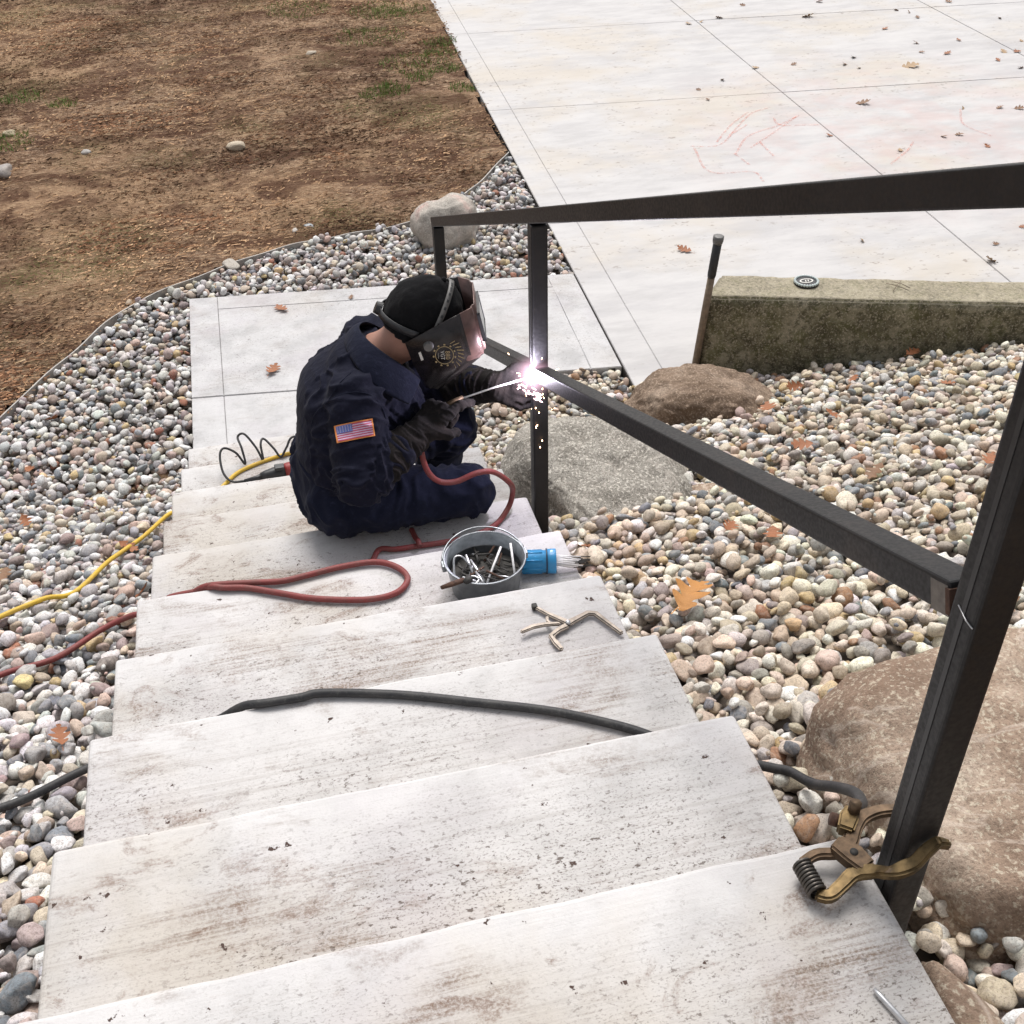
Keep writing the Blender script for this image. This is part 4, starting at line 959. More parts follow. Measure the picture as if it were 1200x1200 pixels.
# ------------------------------------------------------------------ cables
def hmax(x, y, r_=.022):
    i0, i1 = int((x-r_-GX0)/G), int((x+r_-GX0)/G)+1; j0, j1 = int((y-r_-GY0)/G), int((y+r_-GY0)/G)+1; return float(HM[max(0, j0):j1, max(0, i0):i1].max())
def drape(P, r_):
    P = catmull(P, 8); out = P.copy()
    for i in range(len(P)):
        if abs(P[i][0]) > .645 and P[i][1] < 3.4 and P[i][2] < hmax(P[i][0], P[i][1])+.05: out[i][2] = hmax(P[i][0], P[i][1], .018)+r_*.7
    z = out[:, 2].copy()
    for _ in range(40): z[1:-1] = (z[:-2]+2*z[1:-1]+z[2:])/4
    m = np.abs(out[:, 0]) > .63; out[m, 2] = z[m]; return out
red = [(-1.25, 1.35, -.735), (-1.077, 1.515, -.765), (-1.001, 1.565, -.785), (-.874, 1.614, -.805), (-.754, 1.735, -.852), (-.669, 1.76, -.86), (-.63, 1.74, -.822), (-.60, 1.70, -.805), (-.555, 1.67, -.765), (-.48, 1.65, -.71), (-.425, 1.628, -.664),
       (-.372, 1.613, -.653), (-.29, 1.598, -.653), (-.209, 1.583, -.653), (-.136, 1.59, -.653), (-.036, 1.602, -.653), (.061, 1.597, -.653), (.118, 1.555, -.653), (.136, 1.50, -.653), (.097, 1.452, -.653), (.013, 1.445, -.653), (-.123, 1.485, -.653), (-.213, 1.531, -.653), (-.303, 1.578, -.653), (-.37, 1.596, -.652), (-.40, 1.612, -.655), (-.435, 1.634, -.680),
       (-.53, 1.66, -.71), (-.53, 1.70, -.78), (-.46, 1.73, -.820), (-.36, 1.71, -.820), (-.2, 1.69, -.820), (-.05, 1.70, -.820), (.05, 1.79, -.820), (.09, 1.855, -.820), (.14, 1.845, -.820), (.211, 1.842, -.820), (.348, 1.841, -.820), (.458, 1.875, -.820), (.525, 1.945, -.812), (.546, 1.96, -.76), (.53, 1.925, -.695), (.475, 1.905, -.628), (.42, 1.90, -.618), (.355, 1.895, -.634), (.302, 1.892, -.622), (.268, 1.885, -.575), (.255, 1.895, -.515), (.262, 1.93, -.46), (.275, 1.95, -.440)]
tag(tube('welding_lead', drape(red, .009), .0090, M_red, org=red[0], seg=10), 'red brown welding lead looped on the steps and running to the welder', 'cable')
tag(tube('welding_lead', catmull([(.205, 1.93, -.820), (.21, 1.885, -.819), (.213, 1.862, -.812), (.214, 1.845, -.806), (.215, 1.83, -.812)], 6), .0088, M_red, org=(.21, 1.86, -.82), seg=10), 'short end of red lead poking out from under the welder', 'cable')
blk = [(-1.1, .72, -.46), (-.892, .797, -.470), (-.828, .817, -.478), (-.748, .844, -.492), (-.663, .883, -.506), (-.62, .89, -.492), (-.55, .87, -.487), (-.48, .855, -.47), (-.42, .848, -.42), (-.35, .836, -.375), (-.30, .820, -.336), (-.25, .803, -.3215), (-.18, .800, -.321), (-.128, .80, -.321), (.027, .754, -.321), (.179, .692, -.321), (.31, .636, -.321), (.404, .583, -.321), (.476, .534, -.321), (.56, .46, -.321), (.63, .40, -.310), (.678, .347, -.272), (.702, .309, -.25), (.705, .22, -.17), (.69, .12, -.06), (.66, .05, .0), (.628, .022, .028)]
tag(tube('ground_cable', drape(blk, .0095), .0095, M_blk, org=blk[0], seg=10), 'thick black ground cable crossing the steps to the brass clamp', 'cable')
yel = [(-1.35, 1.82, -.93), (-1.18, 1.917, -.93), (-1.112, 2.05, -.985), (-1.0, 2.143, -1.023), (-.917, 2.21, -1.05), (-.83, 2.488, -1.164), (-.75, 2.709, -1.256), (-.662, 2.92, -1.345), (-.60, 2.93, -1.32), (-.52, 2.94, -1.322), (-.436, 3.055, -1.322), (-.37, 3.136, -1.322), (-.26, 3.19, -1.322), (-.131, 3.221, -1.321), (.05, 3.225, -1.322), (.3, 3.15, -1.322)]
tag(tube('extension_cord', drape(yel, .0085), .0085, M_yel, org=yel[0], seg=8), 'yellow extension cord running over the pebbles and onto the steps', 'cord')
# angle grinder and its springy cord
gd = empty('angle_grinder', (-.2, 3.06, -1.33), label='red and black angle grinder lying behind the welder', cat='grinder')
gaxis = Vector((.98, .16, 0)).normalized(); g0 = Vector((-.33, 3.045, -1.306))
tube('cord_sleeve', [g0-gaxis*.02, g0+gaxis*.03, g0+gaxis*.06], [.007, .010, .016], M_blackpl, gd, seg=8)
tube('rear_body', [g0+gaxis*.05, g0+gaxis*.07, g0+gaxis*.13, g0+gaxis*.15], [.017, .022, .030, .030], M_blackpl, gd, seg=12)
tube('motor_body', [g0+gaxis*.148, g0+gaxis*.16, g0+gaxis*.29, g0+gaxis*.30], [.028, .033, .034, .028], M_redpl, gd, seg=14)
tube('gear_head', [g0+gaxis*.30, g0+gaxis*.31, g0+gaxis*.37], [.03, .034, .024], M_bare, gd, seg=12)
tube('grinding_disc', [g0+gaxis*.345+Vector((0, 0, -.012)), g0+gaxis*.345+Vector((0, 0, -.016))], .06, M_rust, gd, seg=24)
box('trigger', (g0.x+.11, g0.y-.012, g0.z+.028), (g0.x+.15, g0.y+.02, g0.z+.045), M_blackpl, gd, bev=.004)
box('rating_label', (g0.x+.185, g0.y-.012, g0.z+.031), (g0.x+.215, g0.y+.016, g0.z+.0345), M_decalw, gd)
coil = [(-.35, 3.04, -1.306), (-.40, 3.06, -1.312), (-.43, 3.10, -1.29), (-.435, 3.17, -1.25), (-.415, 3.20, -1.235), (-.37, 3.19, -1.26), (-.34, 3.17, -1.31), (-.345, 3.22, -1.26), (-.355, 3.27, -1.235), (-.325, 3.27, -1.225), (-.285, 3.22, -1.27), (-.265, 3.19, -1.318), (-.265, 3.24, -1.27), (-.25, 3.27, -1.262), (-.215, 3.23, -1.29), (-.19, 3.20, -1.319), (-.16, 3.22, -1.29), (-.12, 3.25, -1.26), (.0, 3.25, -1.3)]
tag(tube('grinder_cord', catmull(coil, 8), .005, M_blk, org=coil[0], seg=7), 'thin black springy cord bunched next to the grinder', 'cord')

# ------------------------------------------------------------------ bucket and tools
BX, BY, BZ = .345, 1.43, -4*H
before_ = set(o.name for o in bpy.data.objects)
def lathe(prof, cx, cy_, seg=36):
    V = [(cx+r_*math.cos(2*math.pi*k_/seg), cy_+r_*math.sin(2*math.pi*k_/seg), z) for r_, z in prof for k_ in range(seg)]
    F = [(i*seg+k_, i*seg+(k_+1) % seg, (i+1)*seg+(k_+1) % seg, (i+1)*seg+k_) for i in range(len(prof)-1) for k_ in range(seg)]; return V, F
bk = empty('bucket', (BX, BY, BZ), label='small galvanised metal bucket full of rod stubs and scrap', cat='bucket')
V, F = lathe([(.001, BZ+.004), (.088, BZ+.004), (.094, BZ+.002), (.108, BZ+.132), (.112, BZ+.136), (.115, BZ+.134), (.114, BZ+.130), (.1065, BZ+.132), (.103, BZ+.085), (.1005, BZ+.083), (.1015, BZ+.078), (.092, BZ+.010), (.001, BZ+.009)], BX, BY); mk('pail', V, F, M_galv, bk, smooth=True)
hd = [(BX+.116*math.cos(a), BY+.116*math.sin(a), BZ+.128+.025*math.sin((a-.15)/(math.pi-.3)*math.pi)) for a in np.linspace(.10, math.pi-.10, 20)]
tube('bail_handle', hd, .0028, M_galv, bk, seg=6)
for s in (-1, 1): box('ear', (BX+s*.114-.006, BY-.012, BZ+.108), (BX+s*.114+.006, BY+.016, BZ+.134), M_galv, bk, bev=.003)
rr = random.Random(21); V, F = lathe([(.001, BZ+.070), (.05, BZ+.066), (.096, BZ+.058)], BX, BY); V = [(x, y, z+.012*noise.noise(Vector((x*60, y*60, 1)))) for x, y, z in V]
sc_o = mk('scrap_grit', V, F, M_rodd, None, (BX, BY, BZ+.06), True); tag(sc_o, 'dark slag and grit filling the bottom of the bucket', 'slag', kind='stuff')
sticks = [((.415, 1.36), (.425, 1.46), .075, .145, .0032, M_rodw, 'straight pale rod leaning against the right rim of the bucket'), ((.335, 1.37), (.40, 1.47), .072, .125, .0032, M_rodw, 'long rod lying slantwise across the middle of the bucket'), ((.31, 1.40), (.30, 1.47), .07, .115, .0034, M_rodm, 'short upright bolt shank in the middle of the bucket'),
          ((.335, 1.385), (.31, 1.46), .07, .10, .0036, M_rodm, 'thick stub lying under the slanted rod in the bucket'), ((.285, 1.45), (.33, 1.41), .075, .085, .004, M_rodd, 'dark stub near the left wall inside the bucket'), ((.36, 1.44), (.395, 1.39), .075, .08, .004, M_rodd, 'dark stub near the right wall inside the bucket'), ((.31, 1.50), (.37, 1.48), .075, .09, .0035, M_rodd, 'dark stub at the back of the bucket')]
for (ax_, ay), (bx_, by), z0, z1, r_, m_, lb in sticks:
    tag(tube('welding_rod_stub', [(ax_, ay, BZ+z0), ((ax_+bx_)/2, (ay+by)/2, BZ+(z0+z1)/2+.002), (bx_, by, BZ+z1)], r_, m_, org=(ax_, ay, BZ+z0), seg=7), lb, 'rod stub', 'rod stubs in the bucket')
rr = random.Random(33)
for q_ in range(28):
    a = rr.uniform(0, 6.28); r0 = .075*math.sqrt(rr.random()); x0, y0 = BX+r0*math.cos(a), BY+r0*math.sin(a); t_ = rr.uniform(0, 3.14); L_ = rr.uniform(.012, .034); dz = rr.uniform(-.004, .016); zc = BZ+.076+rr.uniform(0, .012)
    P_ = [(x0-L_*math.cos(t_), y0-L_*math.sin(t_), zc-dz), (x0, y0, zc+.001), (x0+L_*math.cos(t_), y0+L_*math.sin(t_), zc+dz)]
    tag(tube('welding_rod_stub', P_, rr.uniform(.0022, .0042), rr.choice((M_rodd, M_rodd, M_rodd, M_rodm, M_rust)), org=P_[0], seg=6), 'short burnt rod stub lying loose in the slag of the bucket', 'rod stub', 'rod stubs in the bucket')
tag(tube('bent_rod', catmull([(.255, 1.40, BZ+.075), (.258, 1.425, BZ+.105), (.265, 1.45, BZ+.132), (.285, 1.452, BZ+.13), (.305, 1.435, BZ+.10)], 5), .003, M_rodm, org=(.255, 1.40, BZ+.07), seg=7), 'bent rod hooked over at the left of the bucket', 'rod', 'rod stubs in the bucket')
a_ = np.linspace(0, 2*math.pi, 20); tag(tube('steel_ring', [(.30+.017*math.cos(t), 1.385+.014*math.sin(t), BZ+.088+.003*math.sin(t)) for t in a_], .003, M_rodm, org=(.30, 1.385, BZ+.08), seg=6), 'small steel ring lying in the bucket', 'ring')
hm_o = empty('chipping_hammer', (.27, 1.36, BZ+.13), label='dark chipping tool resting over the left rim of the bucket', cat='tool')
tube('handle', [(.205, 1.325, BZ+.146), (.235, 1.333, BZ+.145), (.27, 1.345, BZ+.141)], [.006, .0085, .008], M_rust, hm_o, seg=8); tube('head', [(.275, 1.33, BZ+.15), (.285, 1.352, BZ+.135), (.292, 1.375, BZ+.115)], [.010, .012, .006], M_rodd, hm_o, seg=8)
for o in bpy.data.objects:          # shallow pail: squash it and what is in it
    if o.name not in before_ and o.type == 'MESH':
        oz = ORG[o.name][2]
        for v in o.data.vertices: v.co.z = BZ+(v.co.z+oz-BZ)*.78-oz
# blue rod canister lying on its side
cn = empty('rod_canister', (.52, 1.445, BZ), label='blue plastic welding rod canister lying open beside the bucket', cat='canister')
ax0 = Vector((.452, 1.463, BZ+.036)); axd = Vector((.98, -.21, .0)).normalized(); q = axd.to_track_quat('Z', 'Y').to_matrix()
def lathe_axis(prof, seg=28):
    V = [tuple(ax0+axd*t+q @ Vector((r_*math.cos(2*math.pi*k_/seg), r_*math.sin(2*math.pi*k_/seg), 0))) for r_, t in prof for k_ in range(seg)]
    return V, [(i*seg+k_, i*seg+(k_+1) % seg, (i+1)*seg+(k_+1) % seg, (i+1)*seg+k_) for i in range(len(prof)-1) for k_ in range(seg)]
V, F = lathe_axis([(.001, 0), (.030, 0), (.032, .004), (.032, .074), (.0345, .077), (.0355, .098), (.0345, .101), (.031, .101), (.030, .06), (.001, .05)]); mk('tube_body', V, F, M_blue, cn, smooth=True)
V, F = lathe_axis([(.0325, .0725), (.0365, .0727), (.0365, .0765), (.0325, .0767)]); mk('seal_ring', V, F, M_bluer, cn, smooth=True)
for i in range(8):
    a = 2*math.pi*i/8; P0 = ax0+q @ Vector((.032*math.cos(a), .032*math.sin(a), 0)); tube('rib', [P0+axd*.006, P0+axd*.062], .0022, M_blue, cn, seg=6)
rr = random.Random(4)
for i in range(19):
    a = rr.uniform(0, 6.28); r_ = .024*math.sqrt(rr.random()); P0 = ax0+q @ Vector((r_*math.cos(a), r_*math.sin(a), 0)); P0.z = min(P0.z, BZ+.045); ln = .175+rr.uniform(-.012, .02); e_ = P0+axd*ln+Vector((0, rr.uniform(-.006, .006), -.008))
    o = tube('welding_rod', [P0+axd*.055, P0+axd*.11, e_-axd*.02], .0019, M_rodw, org=tuple(P0+axd*.055), seg=6); tag(o, 'unused pale rod sticking out of the blue canister', 'welding rod', 'rods in the blue canister'); tube('bare_tip', [e_-axd*.0215, e_+axd*.008], .0014, M_rodd, o, seg=6)
# locking C-clamp pliers on a step
Z3 = -3*H; pl = empty('locking_pliers', (.47, 1.04, Z3), label='locking clamp pliers lying open on the step in front of the bucket', cat='pliers')
def flat(name, P, wd, hgt, mat, par, z, loc=None):
    P = np.array([(x, y) for x, y in P]); wd = np.broadcast_to(np.asarray(wd, float), (len(P),)); t = np.gradient(P, axis=0); t /= np.linalg.norm(t, axis=1)[:, None]; nn = np.stack([-t[:, 1], t[:, 0]], 1)*wd[:, None]; L_, R_ = P+nn, P-nn; n = len(P)
    z = np.broadcast_to(np.asarray(z, float), (n,)); bm = bmesh.new(); v = [[bm.verts.new((A[i][0], A[i][1], z[i]+h_)) for i in range(n)] for A, h_ in ((L_, hgt), (R_, hgt), (R_, 0), (L_, 0))]
    for a in range(4):
        for i in range(n-1): bm.faces.new((v[a][i], v[a][i+1], v[(a+1) % 4][i+1], v[(a+1) % 4][i]))
    bm.faces.new([v[a][0] for a in range(4)]); bm.faces.new([v[a][-1] for a in range(4)][::-1]); bmesh.ops.recalc_face_normals(bm, faces=bm.faces[:])
    bmesh.ops.bevel(bm, geom=[e for e in bm.edges if len(e.link_faces) == 2 and e.calc_face_angle(0) > .9], offset=min(.0035, hgt*.28), segments=3, affect='EDGES')
    o = from_bm(name, bm, mat, par, smooth=True)
    try: o.data.set_sharp_from_angle(angle=math.radians(38))
    except Exception: pass
    return o
flat('upper_arm', [(.411, 1.121), (.435, 1.09), (.477, 1.045)], [.005, .006, .0085], .010, M_plier, pl, Z3+.004)
box('adjusting_screw', (.402, 1.117, Z3+.002), (.416, 1.133, Z3+.016), M_rodd, pl, bev=.003)
flat('long_jaw', [(.470, 1.042), (.505, 1.056), (.530, 1.066), (.548, 1.060), (.565, 1.025), (.590, .975)], [.010, .008, .008, .008, .0065, .006], .011, M_plier, pl, Z3+.006)
flat('short_jaw', [(.470, 1.036), (.445, 1.027), (.421, 1.010), (.426, .985), (.434, .958)], [.009, .0075, .0075, .007, .006], .011, M_plier, pl, Z3+.006)
flat('lever', [(.352, 1.036), (.385, 1.047), (.415, 1.047), (.452, 1.040)], [.005, .007, .006, .005], .009, M_plier, pl, Z3+.014)
flat('link', [(.428, 1.075), (.425, 1.060), (.432, 1.044)], .004, .006, M_plier, pl, Z3+.013)
tube('rivet', [(.472, 1.040, Z3+.014), (.472, 1.040, Z3+.021)], .006, M_rodm, pl, seg=12)
# brass ground clamp at the foot of the near post
gc = empty('ground_clamp', (.58, -.04, 0), label='big worn brass ground clamp with coil spring biting the near post', cat='clamp')
z0 = .012
flat('lower_jaw', catmull([(.512, -.094, 0), (.526, -.104, 0), (.548, -.096, 0), (.572, -.086, 0), (.594, -.098, 0), (.604, -.118, 0), (.628, -.124, 0), (.645, -.122, 0), (.662, -.120, 0), (.680, -.124, 0)], 4)[:, :2], np.interp(np.arange(37), [0, 8, 16, 24, 30, 36], [.009, .0095, .012, .011, .009, .0055]), .016, M_brass, gc, np.interp(np.arange(37), [0, 12, 16, 20, 24, 28, 32, 36], [.012, .026, .040, .066, .080, .102, .114, .108]))
flat('upper_jaw', catmull([(.510, -.046, 0), (.537, -.038, 0), (.562, -.044, 0), (.580, -.046, 0), (.592, -.034, 0), (.606, -.018, 0), (.624, -.006, 0), (.650, -.004, 0), (.680, -.012, 0)], 4)[:, :2], np.interp(np.arange(33), [0, 10, 16, 24, 32], [.007, .008, .012, .010, .008]), .016, M_bronze, gc, .012+np.interp(np.arange(33), [0, 16, 32], [.004, .014, .03]))
flat('pivot_plate', [(.566, -.034), (.582, -.060), (.592, -.086)], [.014, .018, .014], .022, M_bronze, gc, .026)
tube('pivot_pin', [(.582, -.060, .044), (.582, -.060, .0495)], .006, M_rodd, gc, seg=12)
flat('cable_lug', [(.588, -.022), (.604, -.002), (.618, .012)], [.012, .014, .010], .024, M_brass, gc, .028); tube('lug_bolt', [(.612, .002, .05), (.615, .006, .068)], .009, M_bronze, gc, seg=6)
tube('terminal', [(.592, .002, .035), (.580, .008, .038)], .010, M_rust, gc, seg=8)
z0 = .012
hel = []
for i in range(9*14+1):
    a = 2*math.pi*i/14; t = i/(9*14); c0 = np.array((.511, -.046, z0+.013))*(1-t)+np.array((.513, -.097, z0+.012))*t; hel.append(c0+np.array((.0125*math.cos(a), 0, .0125*math.sin(a))))
tube('spring', hel, .0026, M_spring, gc, seg=6)
tag(tube('steel_rod', [(.529, -.236, .007), (.533, -.247, .006), (.56, -.335, .006)], [.003, .0042, .0042], M_rodm, org=(.53, -.25, 0), seg=8), 'thin bright steel rod lying on the nearest step', 'rod')

# ------------------------------------------------------------------ long handle by the wall and beaded badge on it
th = empty('tool_handle', (1.97, 3.94, -1.66), label='long tool handle with black rubber grip leaning at the wall end', cat='tool')
p0, p1 = Vector((1.975, 3.92, -1.70)), Vector((2.02, 3.86, -.875)); dd = p1-p0
tube('shaft', [p0, p0+dd*.5, p0+dd*.74], [.019, .019, .018], M_wood, th, seg=10); tube('grip', [p0+dd*.735, p0+dd*.75, p0+dd*.96], [.020, .0215, .0215], M_blackpl, th, seg=12); tube('grip_end', [p0+dd*.955, p0+dd*.975, p0+dd, p0+dd*1.003], [.023, .027, .027, .018], M_greypl, th, seg=14)
DX, DY, DZ = 2.55, 3.915, -1.219
bd = empty('beaded_badge', (DX, DY, DZ), label='round black badge with a ring of pale beads on top of the wall', cat='badge')
V, F = lathe([(.001, DZ+.010), (.045, DZ+.010), (.062, DZ+.008), (.064, DZ+.0), (.001, DZ-.001)], DX, DY); mk('disc', V, F, M_blackpl, bd, smooth=True)
bme = None
for i in range(26):
    a = 2*math.pi*i/26
    if bme is None:
        bm = bmesh.new(); bmesh.ops.create_icosphere(bm, subdivisions=2, radius=.0072); b0 = from_bm('bead', bm, plain('pale_bead', (.52, .58, .57), .35, 0, .1), bd, smooth=True); bme = b0.data
        me_ = bme; import itertools
        for v in me_.vertices: v.co = Vector(v.co)+Vector(ORG[bd.name])
        o = b0
    else: o = bpy.data.objects.new('bead', bme); col.objects.link(o); o.parent = bd
    o.location = (.058*math.cos(a), .058*math.sin(a), .011)
V = [(DX+.036*math.cos(t), DY+.024*math.sin(t), DZ+.0125) for t in np.linspace(0, 2*math.pi, 28)[:-1]]; V2 = [(DX+.028*math.cos(t), DY+.017*math.sin(t), DZ+.0125) for t in np.linspace(0, 2*math.pi, 28)[:-1]]
mk('oval_ring', V+V2, [(i, (i+1) % 27, 27+(i+1) % 27, 27+i) for i in range(27)], M_decalw, bd)
for dx in (-.010, .004): mk('oval_mark', [(DX+dx, DY-.010, DZ+.0125), (DX+dx+.006, DY-.010, DZ+.0125), (DX+dx+.012, DY+.010, DZ+.0125), (DX+dx+.006, DY+.010, DZ+.0125)], [(0, 1, 2, 3)], M_decalw, bd)
for tw_i, (a, b) in enumerate((((2.92, 3.70), (3.02, 3.80)), ((3.0, 3.69), (2.93, 3.79)), ((3.02, 3.71), (2.97, 3.80)))):
    tag(tube('twig', [(*a, -1.214), ((a[0]+b[0])/2, (a[1]+b[1])/2, -1.208), (*b, -1.214)], .0018, M_wood, org=(*a, -1.215), seg=5), ('thin dry twig on the wall slanting up to the right', 'longer dry twig on the wall slanting up to the left', 'rightmost of the three dry twigs crossed on the wall')[tw_i], 'twig', 'twigs on the wall')

# ------------------------------------------------------------------ fallen oak leaves
def leaf_mesh(seed, mat):
    r_ = random.Random(seed); n = 26; V = []; F = []; cu, tw, bend = r_.uniform(.1, .9), r_.uniform(-.4, .4), r_.uniform(-.3, .5); ph = r_.uniform(-.15, .15); bx = r_.uniform(-.18, .18)
    def half(t, s):
        env = math.sin(math.pi*min(1, max(0, t*.97+.03)))**.6; lob = abs(math.sin(math.pi*(3.5*t+ph*s)))**.75; return (.05+.30*lob*(.75+.4*math.sin(2.2*t+1)))*env*r_.uniform(.93, 1.07)
    for i in range(n+1):
        t = i/n; a, b_ = half(t, 1), half(t, -1); sw = .16*(1 if True else 0)
        for x, f_ in ((-a, 1), (-a*.5, .5), (0, 0), (b_*.5, .5), (b_, 1)):
            y = t+.42*abs(x); xx = x+bx*(t-.5)**2; V.append((xx, y-.5, .06+cu*x*x+tw*x*(t-.5)+bend*(t-.5)**2+.012*r_.uniform(-1, 1)))
    for i in range(n):
        for k_ in range(4): F.append((i*5+k_, i*5+k_+1, (i+1)*5+k_+1, (i+1)*5+k_))
    b = len(V); V += [(-.012, -.75, .08), (.012, -.75, .08), (.012, -.48, .06), (-.012, -.48, .06)]; F.append((b, b+1, b+2, b+3))
    me = bpy.data.meshes.new('oak_leaf'); me.from_pydata(V, [], F); me.materials.append(mat); me.polygons.foreach_set('use_smooth', [True]*len(F)); return me
LM = [[leaf_mesh(s*5+m, M_leafs[m]) for s in range(3)] for m in range(4)]
rr = random.Random(17)
def leaf(x, y, z, size, m, label, group, tilt=.25):
    o = bpy.data.objects.new('oak_leaf', LM[m][rr.randrange(3)]); col.objects.link(o); o.location = (x, y, z); o.scale = (size,)*3
    o.rotation_euler = (rr.gauss(0, tilt), rr.gauss(0, tilt), rr.uniform(0, 6.28)); return tag(o, label, 'leaf', group)
LEAVES = [(5.106, 10.792), (5.552, 10.171), (5.912, 10.665), (6.058, 9.529), (6.099, 9.004), (6.002, 8.727), (6.196, 8.617), (5.344, 8.772), (5.169, 8.601), (5.246, 8.469), (5.69, 8.371), (4.379, 8.748), (4.744, 8.738), (3.972, 8.507), (3.678, 8.321), (4.833, 7.585), (5.528, 7.234), (5.818, 7.166), (5.951, 7.102), (5.049, 6.701), (5.183, 6.705), (5.245, 6.424), (4.235, 6.976), (6.575, 10.0), (6.558, 9.8), (6.492, 10.109), (6.518, 8.966), (6.705, 8.517), (6.513, 8.303), (6.818, 8.48), (6.573, 8.044), (7.298, 9.519), (7.161, 10.241), (4.194, 4.677), (3.581, 5.165), (2.988, 5.79), (2.45, 5.344), (4.354, 4.887), (4.662, 5.068), (4.594, 6.535), (4.325, 10.3), (4.472, 10.329), (4.692, 10.402), (7.05, 8.771), (3.658, 8.052)]
spec = {10: ('largest brown leaf on the terrace, near the upper right', .17, 3), 33: ('brown leaf on the terrace joint just behind the wall', .10, 3), 36: ('brown leaf on the terrace left of the leaning tool handle', .10, 1), 1: ('curled leaf alone on the terrace near the top edge', .13, 3), 15: ('leaf lying near the reddish crayon dust on the terrace', .12, 0)}
for i, (x, y) in enumerate(LEAVES):
    if i in spec: leaf(x, y, ZL+.004, spec[i][1], spec[i][2], spec[i][0], 'leaves on the terrace')
    else: leaf(x, y, ZL+.004, rr.uniform(.045, .085), rr.choice((0, 0, 0, 1, 3)), 'small dry brown leaf, one of many scattered over the pale terrace', 'leaves on the terrace')
leaf(-.086, 5.242, ZL+.004, .10, 1, 'russet leaf near the far edge of the landing', 'leaves on the landing', .1); leaf(-.184, 4.539, ZL+.004, .11, 1, 'russet leaf on the landing close to the welder', 'leaves on the landing', .1); leaf(.33, 5.28, ZL+.004, .05, 0, 'tiny dark leaf on the far border of the landing', 'leaves on the landing', .1)
GL = [[.842, 1.158, -.626], [1.975, 3.037, -1.358], [2.261, 3.357, -1.472], [2.7, 2.807, -1.22], [2.162, 1.78, -.83], [2.11, 2.72, -1.219], [1.776, 2.35, -1.087], [2.504, 3.238, -1.409], [1.545, .83, -.476], [1.271, 1.551, -.787], [1.199, 1.704, -.851], [.724, 1.783, -.883], [-.66, 2.025, -1.0], [-.758, 1.094, -.6], [-1.373, 3.904, -1.65], [-1.287, 3.264, -1.491], [-1.155, 4.186, -1.65], [-1.311, 4.35, -1.65], [1.815, 1.895, -.898], [2.972, 3.5, -1.55], [.702, -.197, -.069], [-1.033, 3.318, -1.514], [-.787, 2.619, -1.227], [-1.198, 2.489, -1.173]]
GLAB = {0: 'bright orange oak leaf lying on the pebbles right of the pliers', 1: 'brown leaf on the pebbles touching the brown cracked boulder', 2: 'russet leaf on the pebbles between the brown cracked boulder and the wall', 3: 'russet leaf high among the tan pebbles, rightmost of those near the wall', 4: 'russet leaf close to the upper part of the near post', 5: 'russet leaf between the brown boulder and the middle of the pebble slope', 6: 'russet leaf just above the middle rail', 7: 'russet leaf below the twigs on the wall', 8: 'russet leaf right of the near post where the rail joins it', 9: 'russet leaf lowest on the pebbles below the middle rail', 10: 'russet leaf below the middle rail beside the flat tan stone', 11: 'russet leaf by the slim grey stone next to the blue canister', 12: 'russet leaf against the left side of the steps near the red lead', 13: 'russet leaf left of the steps just above the black cable', 14: 'russet leaf on the grey pebbles at the left edge, above the other one there', 15: 'russet leaf at the left edge halfway to the yellow cord', 16: 'russet leaf on the grey pebbles level with the landing joint', 17: 'russet leaf on the grey pebbles nearest the metal edging', 18: 'russet leaf in the middle of the tan pebble slope', 19: 'russet leaf tucked against the foot of the wall', 20: 'russet leaf wedged between the nearest step and the big tan boulder', 21: 'russet leaf in the middle of the grey pebbles above the yellow cord', 22: 'russet leaf right above the yellow cord beside the steps', 23: 'russet leaf at the far left just above the yellow cord'}
for i, (x, y, z) in enumerate(GL):
    zt = hmax(x, y, .03)-.008
    leaf(x, y, zt+(.012 if i == 0 else .006), {0: .14, 1: .12, 20: .09}.get(i, rr.uniform(.065, .095)), 2 if i == 0 else 1 if i in (1, 20) else rr.choice((0, 1, 1)), GLAB[i], 'leaves on the pebbles', .12 if i == 0 else .35)

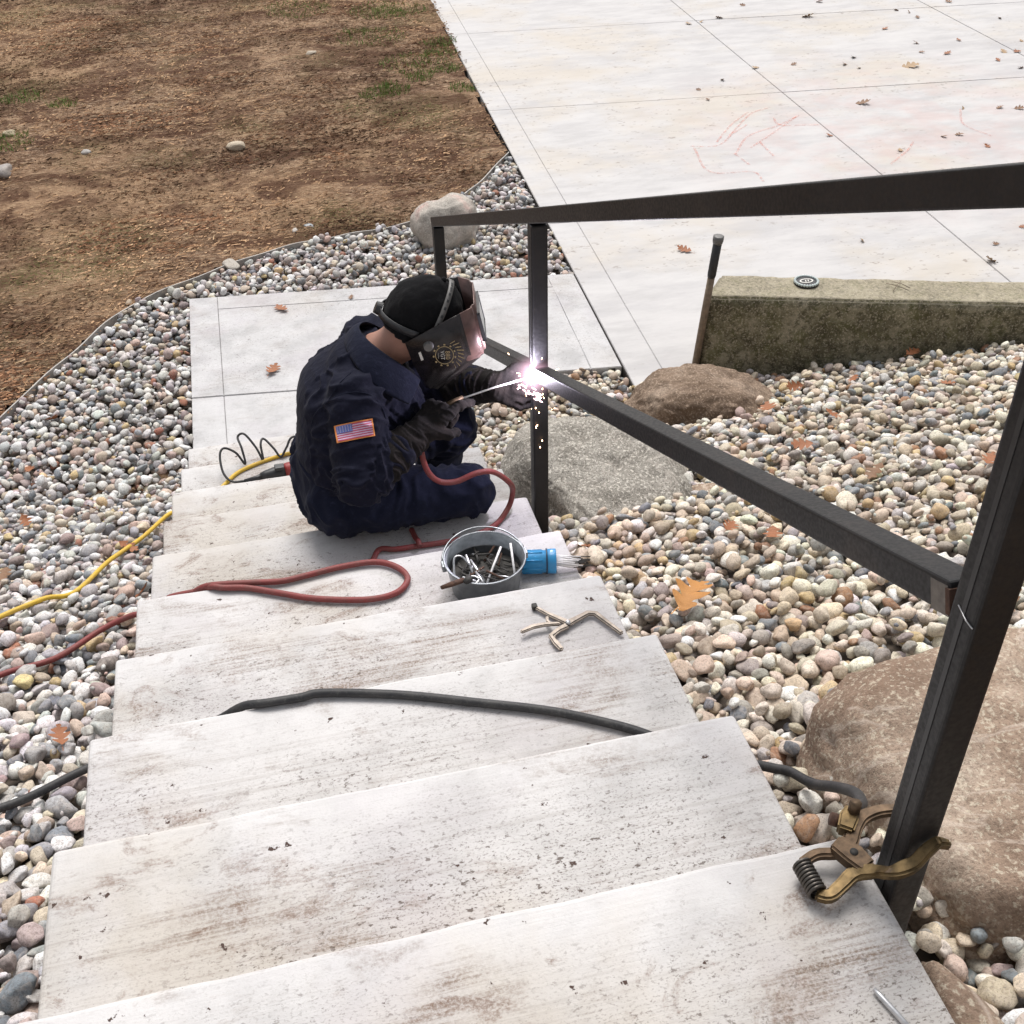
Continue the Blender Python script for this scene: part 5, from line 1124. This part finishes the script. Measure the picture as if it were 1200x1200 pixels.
# ------------------------------------------------------------------ dirt: litter, clods, tufts, loose stones
rs2 = np.random.RandomState(9); LV, LF, LC = [], [], []; b = 0
n = 0
while n < 95000:
    x, y = rs2.uniform(-4.5, 2.1), 4.4+10.5*rs2.rand()**1.25
    if not (0 <= int((x+9)/11.4*(NX-1)) < NX) or not inside[min(NY-1, int((y+1.4)/20.4*(NY-1))), int((x+9)/11.4*(NX-1))]: continue
    dens = noise.noise(Vector((x*.9, y*1.3, 3)))+.5*noise.noise(Vector((x*3, y*5, 8)))
    if rs2.rand() > .62+dens*.9: n += .12; continue
    z = zdirt(x, y)+.006; s = rs2.uniform(.0035, .0105)*(1.25 if dens > .28 else 1); e = rs2.uniform(.2, .6); a = rs2.normal(.12, .55)
    if rs2.rand() < .33: s = rs2.uniform(.012, .032); e = rs2.uniform(.05, .11); ca_, sa = math.cos(a), math.sin(a); h1, h2 = rs2.uniform(-.003, .009, 2)
    for u, v, hh in ((-1, -e, 0), (1, -e, h1), (1, e, h2), (-1, e, h2*.5)): LV.append((x+s*(u*ca_-v*sa), y+s*(u*sa+v*ca_), z+hh))
    LF.append((b, b+1, b+2, b+3)); b += 4; t = rs2.rand(); c = np.array((.07, .040, .028))*(1-t)+(np.array((.33, .195, .12)) if dens > .2 else np.array((.53, .37, .24)))*t; 
    if rs2.rand() < .06: c = np.array((.42, .33, .22))
    c = c*(.38+.95*max(0, min(1, .5+1.3*noise.noise(Vector((x*.6, y*.95, 21)))+.7*noise.noise(Vector((x*2.1, y*3.2, 4))))))*np.array((1.06, .97, .88)); LC += [(*c, 1)]*4; n += 1
me = bpy.data.meshes.new('leaf_litter'); me.from_pydata(LV, [], LF); ca = me.color_attributes.new('col', 'FLOAT_COLOR', 'POINT'); ca.data.foreach_set('color', np.array(LC, np.float32).ravel())
k = N('litter'); at = k.n('ShaderNodeAttribute'); at.attribute_name = 'col'; me.materials.append(k.fin(at.outputs['Color'], .9, spec=.1))
lo_ = bpy.data.objects.new('leaf_litter', me); col.objects.link(lo_); tag(lo_, 'brown leaf crumbs and straw strewn over the raked dirt', 'leaf litter', kind='stuff')
GR = [(-1.999, 9.805, .16), (-1.949, 8.652, .14), (-1.62, 9.52, .10), (1.376, 11.74, .25), (1.635, 11.65, .25), (1.741, 10.0, .15), (1.82, 10.43, .15), (1.39, 9.84, .2), (1.016, 9.05, .14), (1.16, 9.13, .14), (1.437, 9.42, .12), (1.70, 9.6, .13), (-2.2, 8.55, .16), (1.2, 10.8, .3), (1.75, 9.0, .1), (.6, 12.1, .3)]
g = Geo(); rr = random.Random(6)
for x, y, rad in GR:
    for i in range(int(1500*rad)):
        a = rr.uniform(0, 6.28); q = rad*math.sqrt(rr.random())*1.2; X_, Y_ = x+q*math.cos(a), y+q*math.sin(a); z = zdirt(X_, Y_)-.004; h_ = rr.uniform(.015, .06); d_ = rr.uniform(0, 6.28); l_ = rr.uniform(.2, 1.1)*h_; w2 = .0036
        g.add([(X_-w2*math.sin(d_), Y_+w2*math.cos(d_), z), (X_+w2*math.sin(d_), Y_-w2*math.cos(d_), z), (X_+l_*.6*math.cos(d_), Y_+l_*.6*math.sin(d_), z+h_*.7), (X_+l_*math.cos(d_), Y_+l_*math.sin(d_), z+h_)], [(0, 1, 2), (0, 2, 3)])
tag(g.make('grass', M_grass), 'sparse green grass sprouting from the raked dirt', 'grass', kind='stuff')
lab = ['pale egg shaped stone lying alone in the middle of the raked dirt', 'flat grey stone in the dirt at the left edge of the photo', 'small round grey stone in the dirt near the left edge', 'small pale stone in the dirt near the terrace corner', 'flat pale stone in the dirt beside the metal edging', 'small yellowish stone next to the grass clump at far left', 'small pale stone in the dirt above the edging', 'blue grey pebble in the dirt above the edging', 'tan pebble at the dirt edge nearest the landing corner']
DS = [(-.224, 8.048, .085, (.52, .44, .33)), (-1.933, 7.972, .10, (.34, .31, .29)), (-1.368, 8.281, .05, (.42, .40, .38)), (.579, 10.396, .06, (.52, .45, .36)), (-.352, 5.95, .07, (.46, .42, .37)), (-1.979, 8.805, .06, (.5, .42, .28)), (.09, 6.424, .035, (.50, .46, .42)), (.181, 6.485, .038, (.36, .38, .40)), (-.97, 5.62, .032, (.44, .34, .24))]
for i, (x, y, s, c) in enumerate(DS):
    o = bpy.data.objects.new('field_stone', stone_me[i]); col.objects.link(o); o.location = (x, y, zdirt(x, y)+s*.18); o.scale = (s, s*.7, s*.45); o.rotation_euler = (0, 0, i*1.3); o.color = (*c, 1); tag(o, lab[i], 'stone', 'loose stones on the dirt')
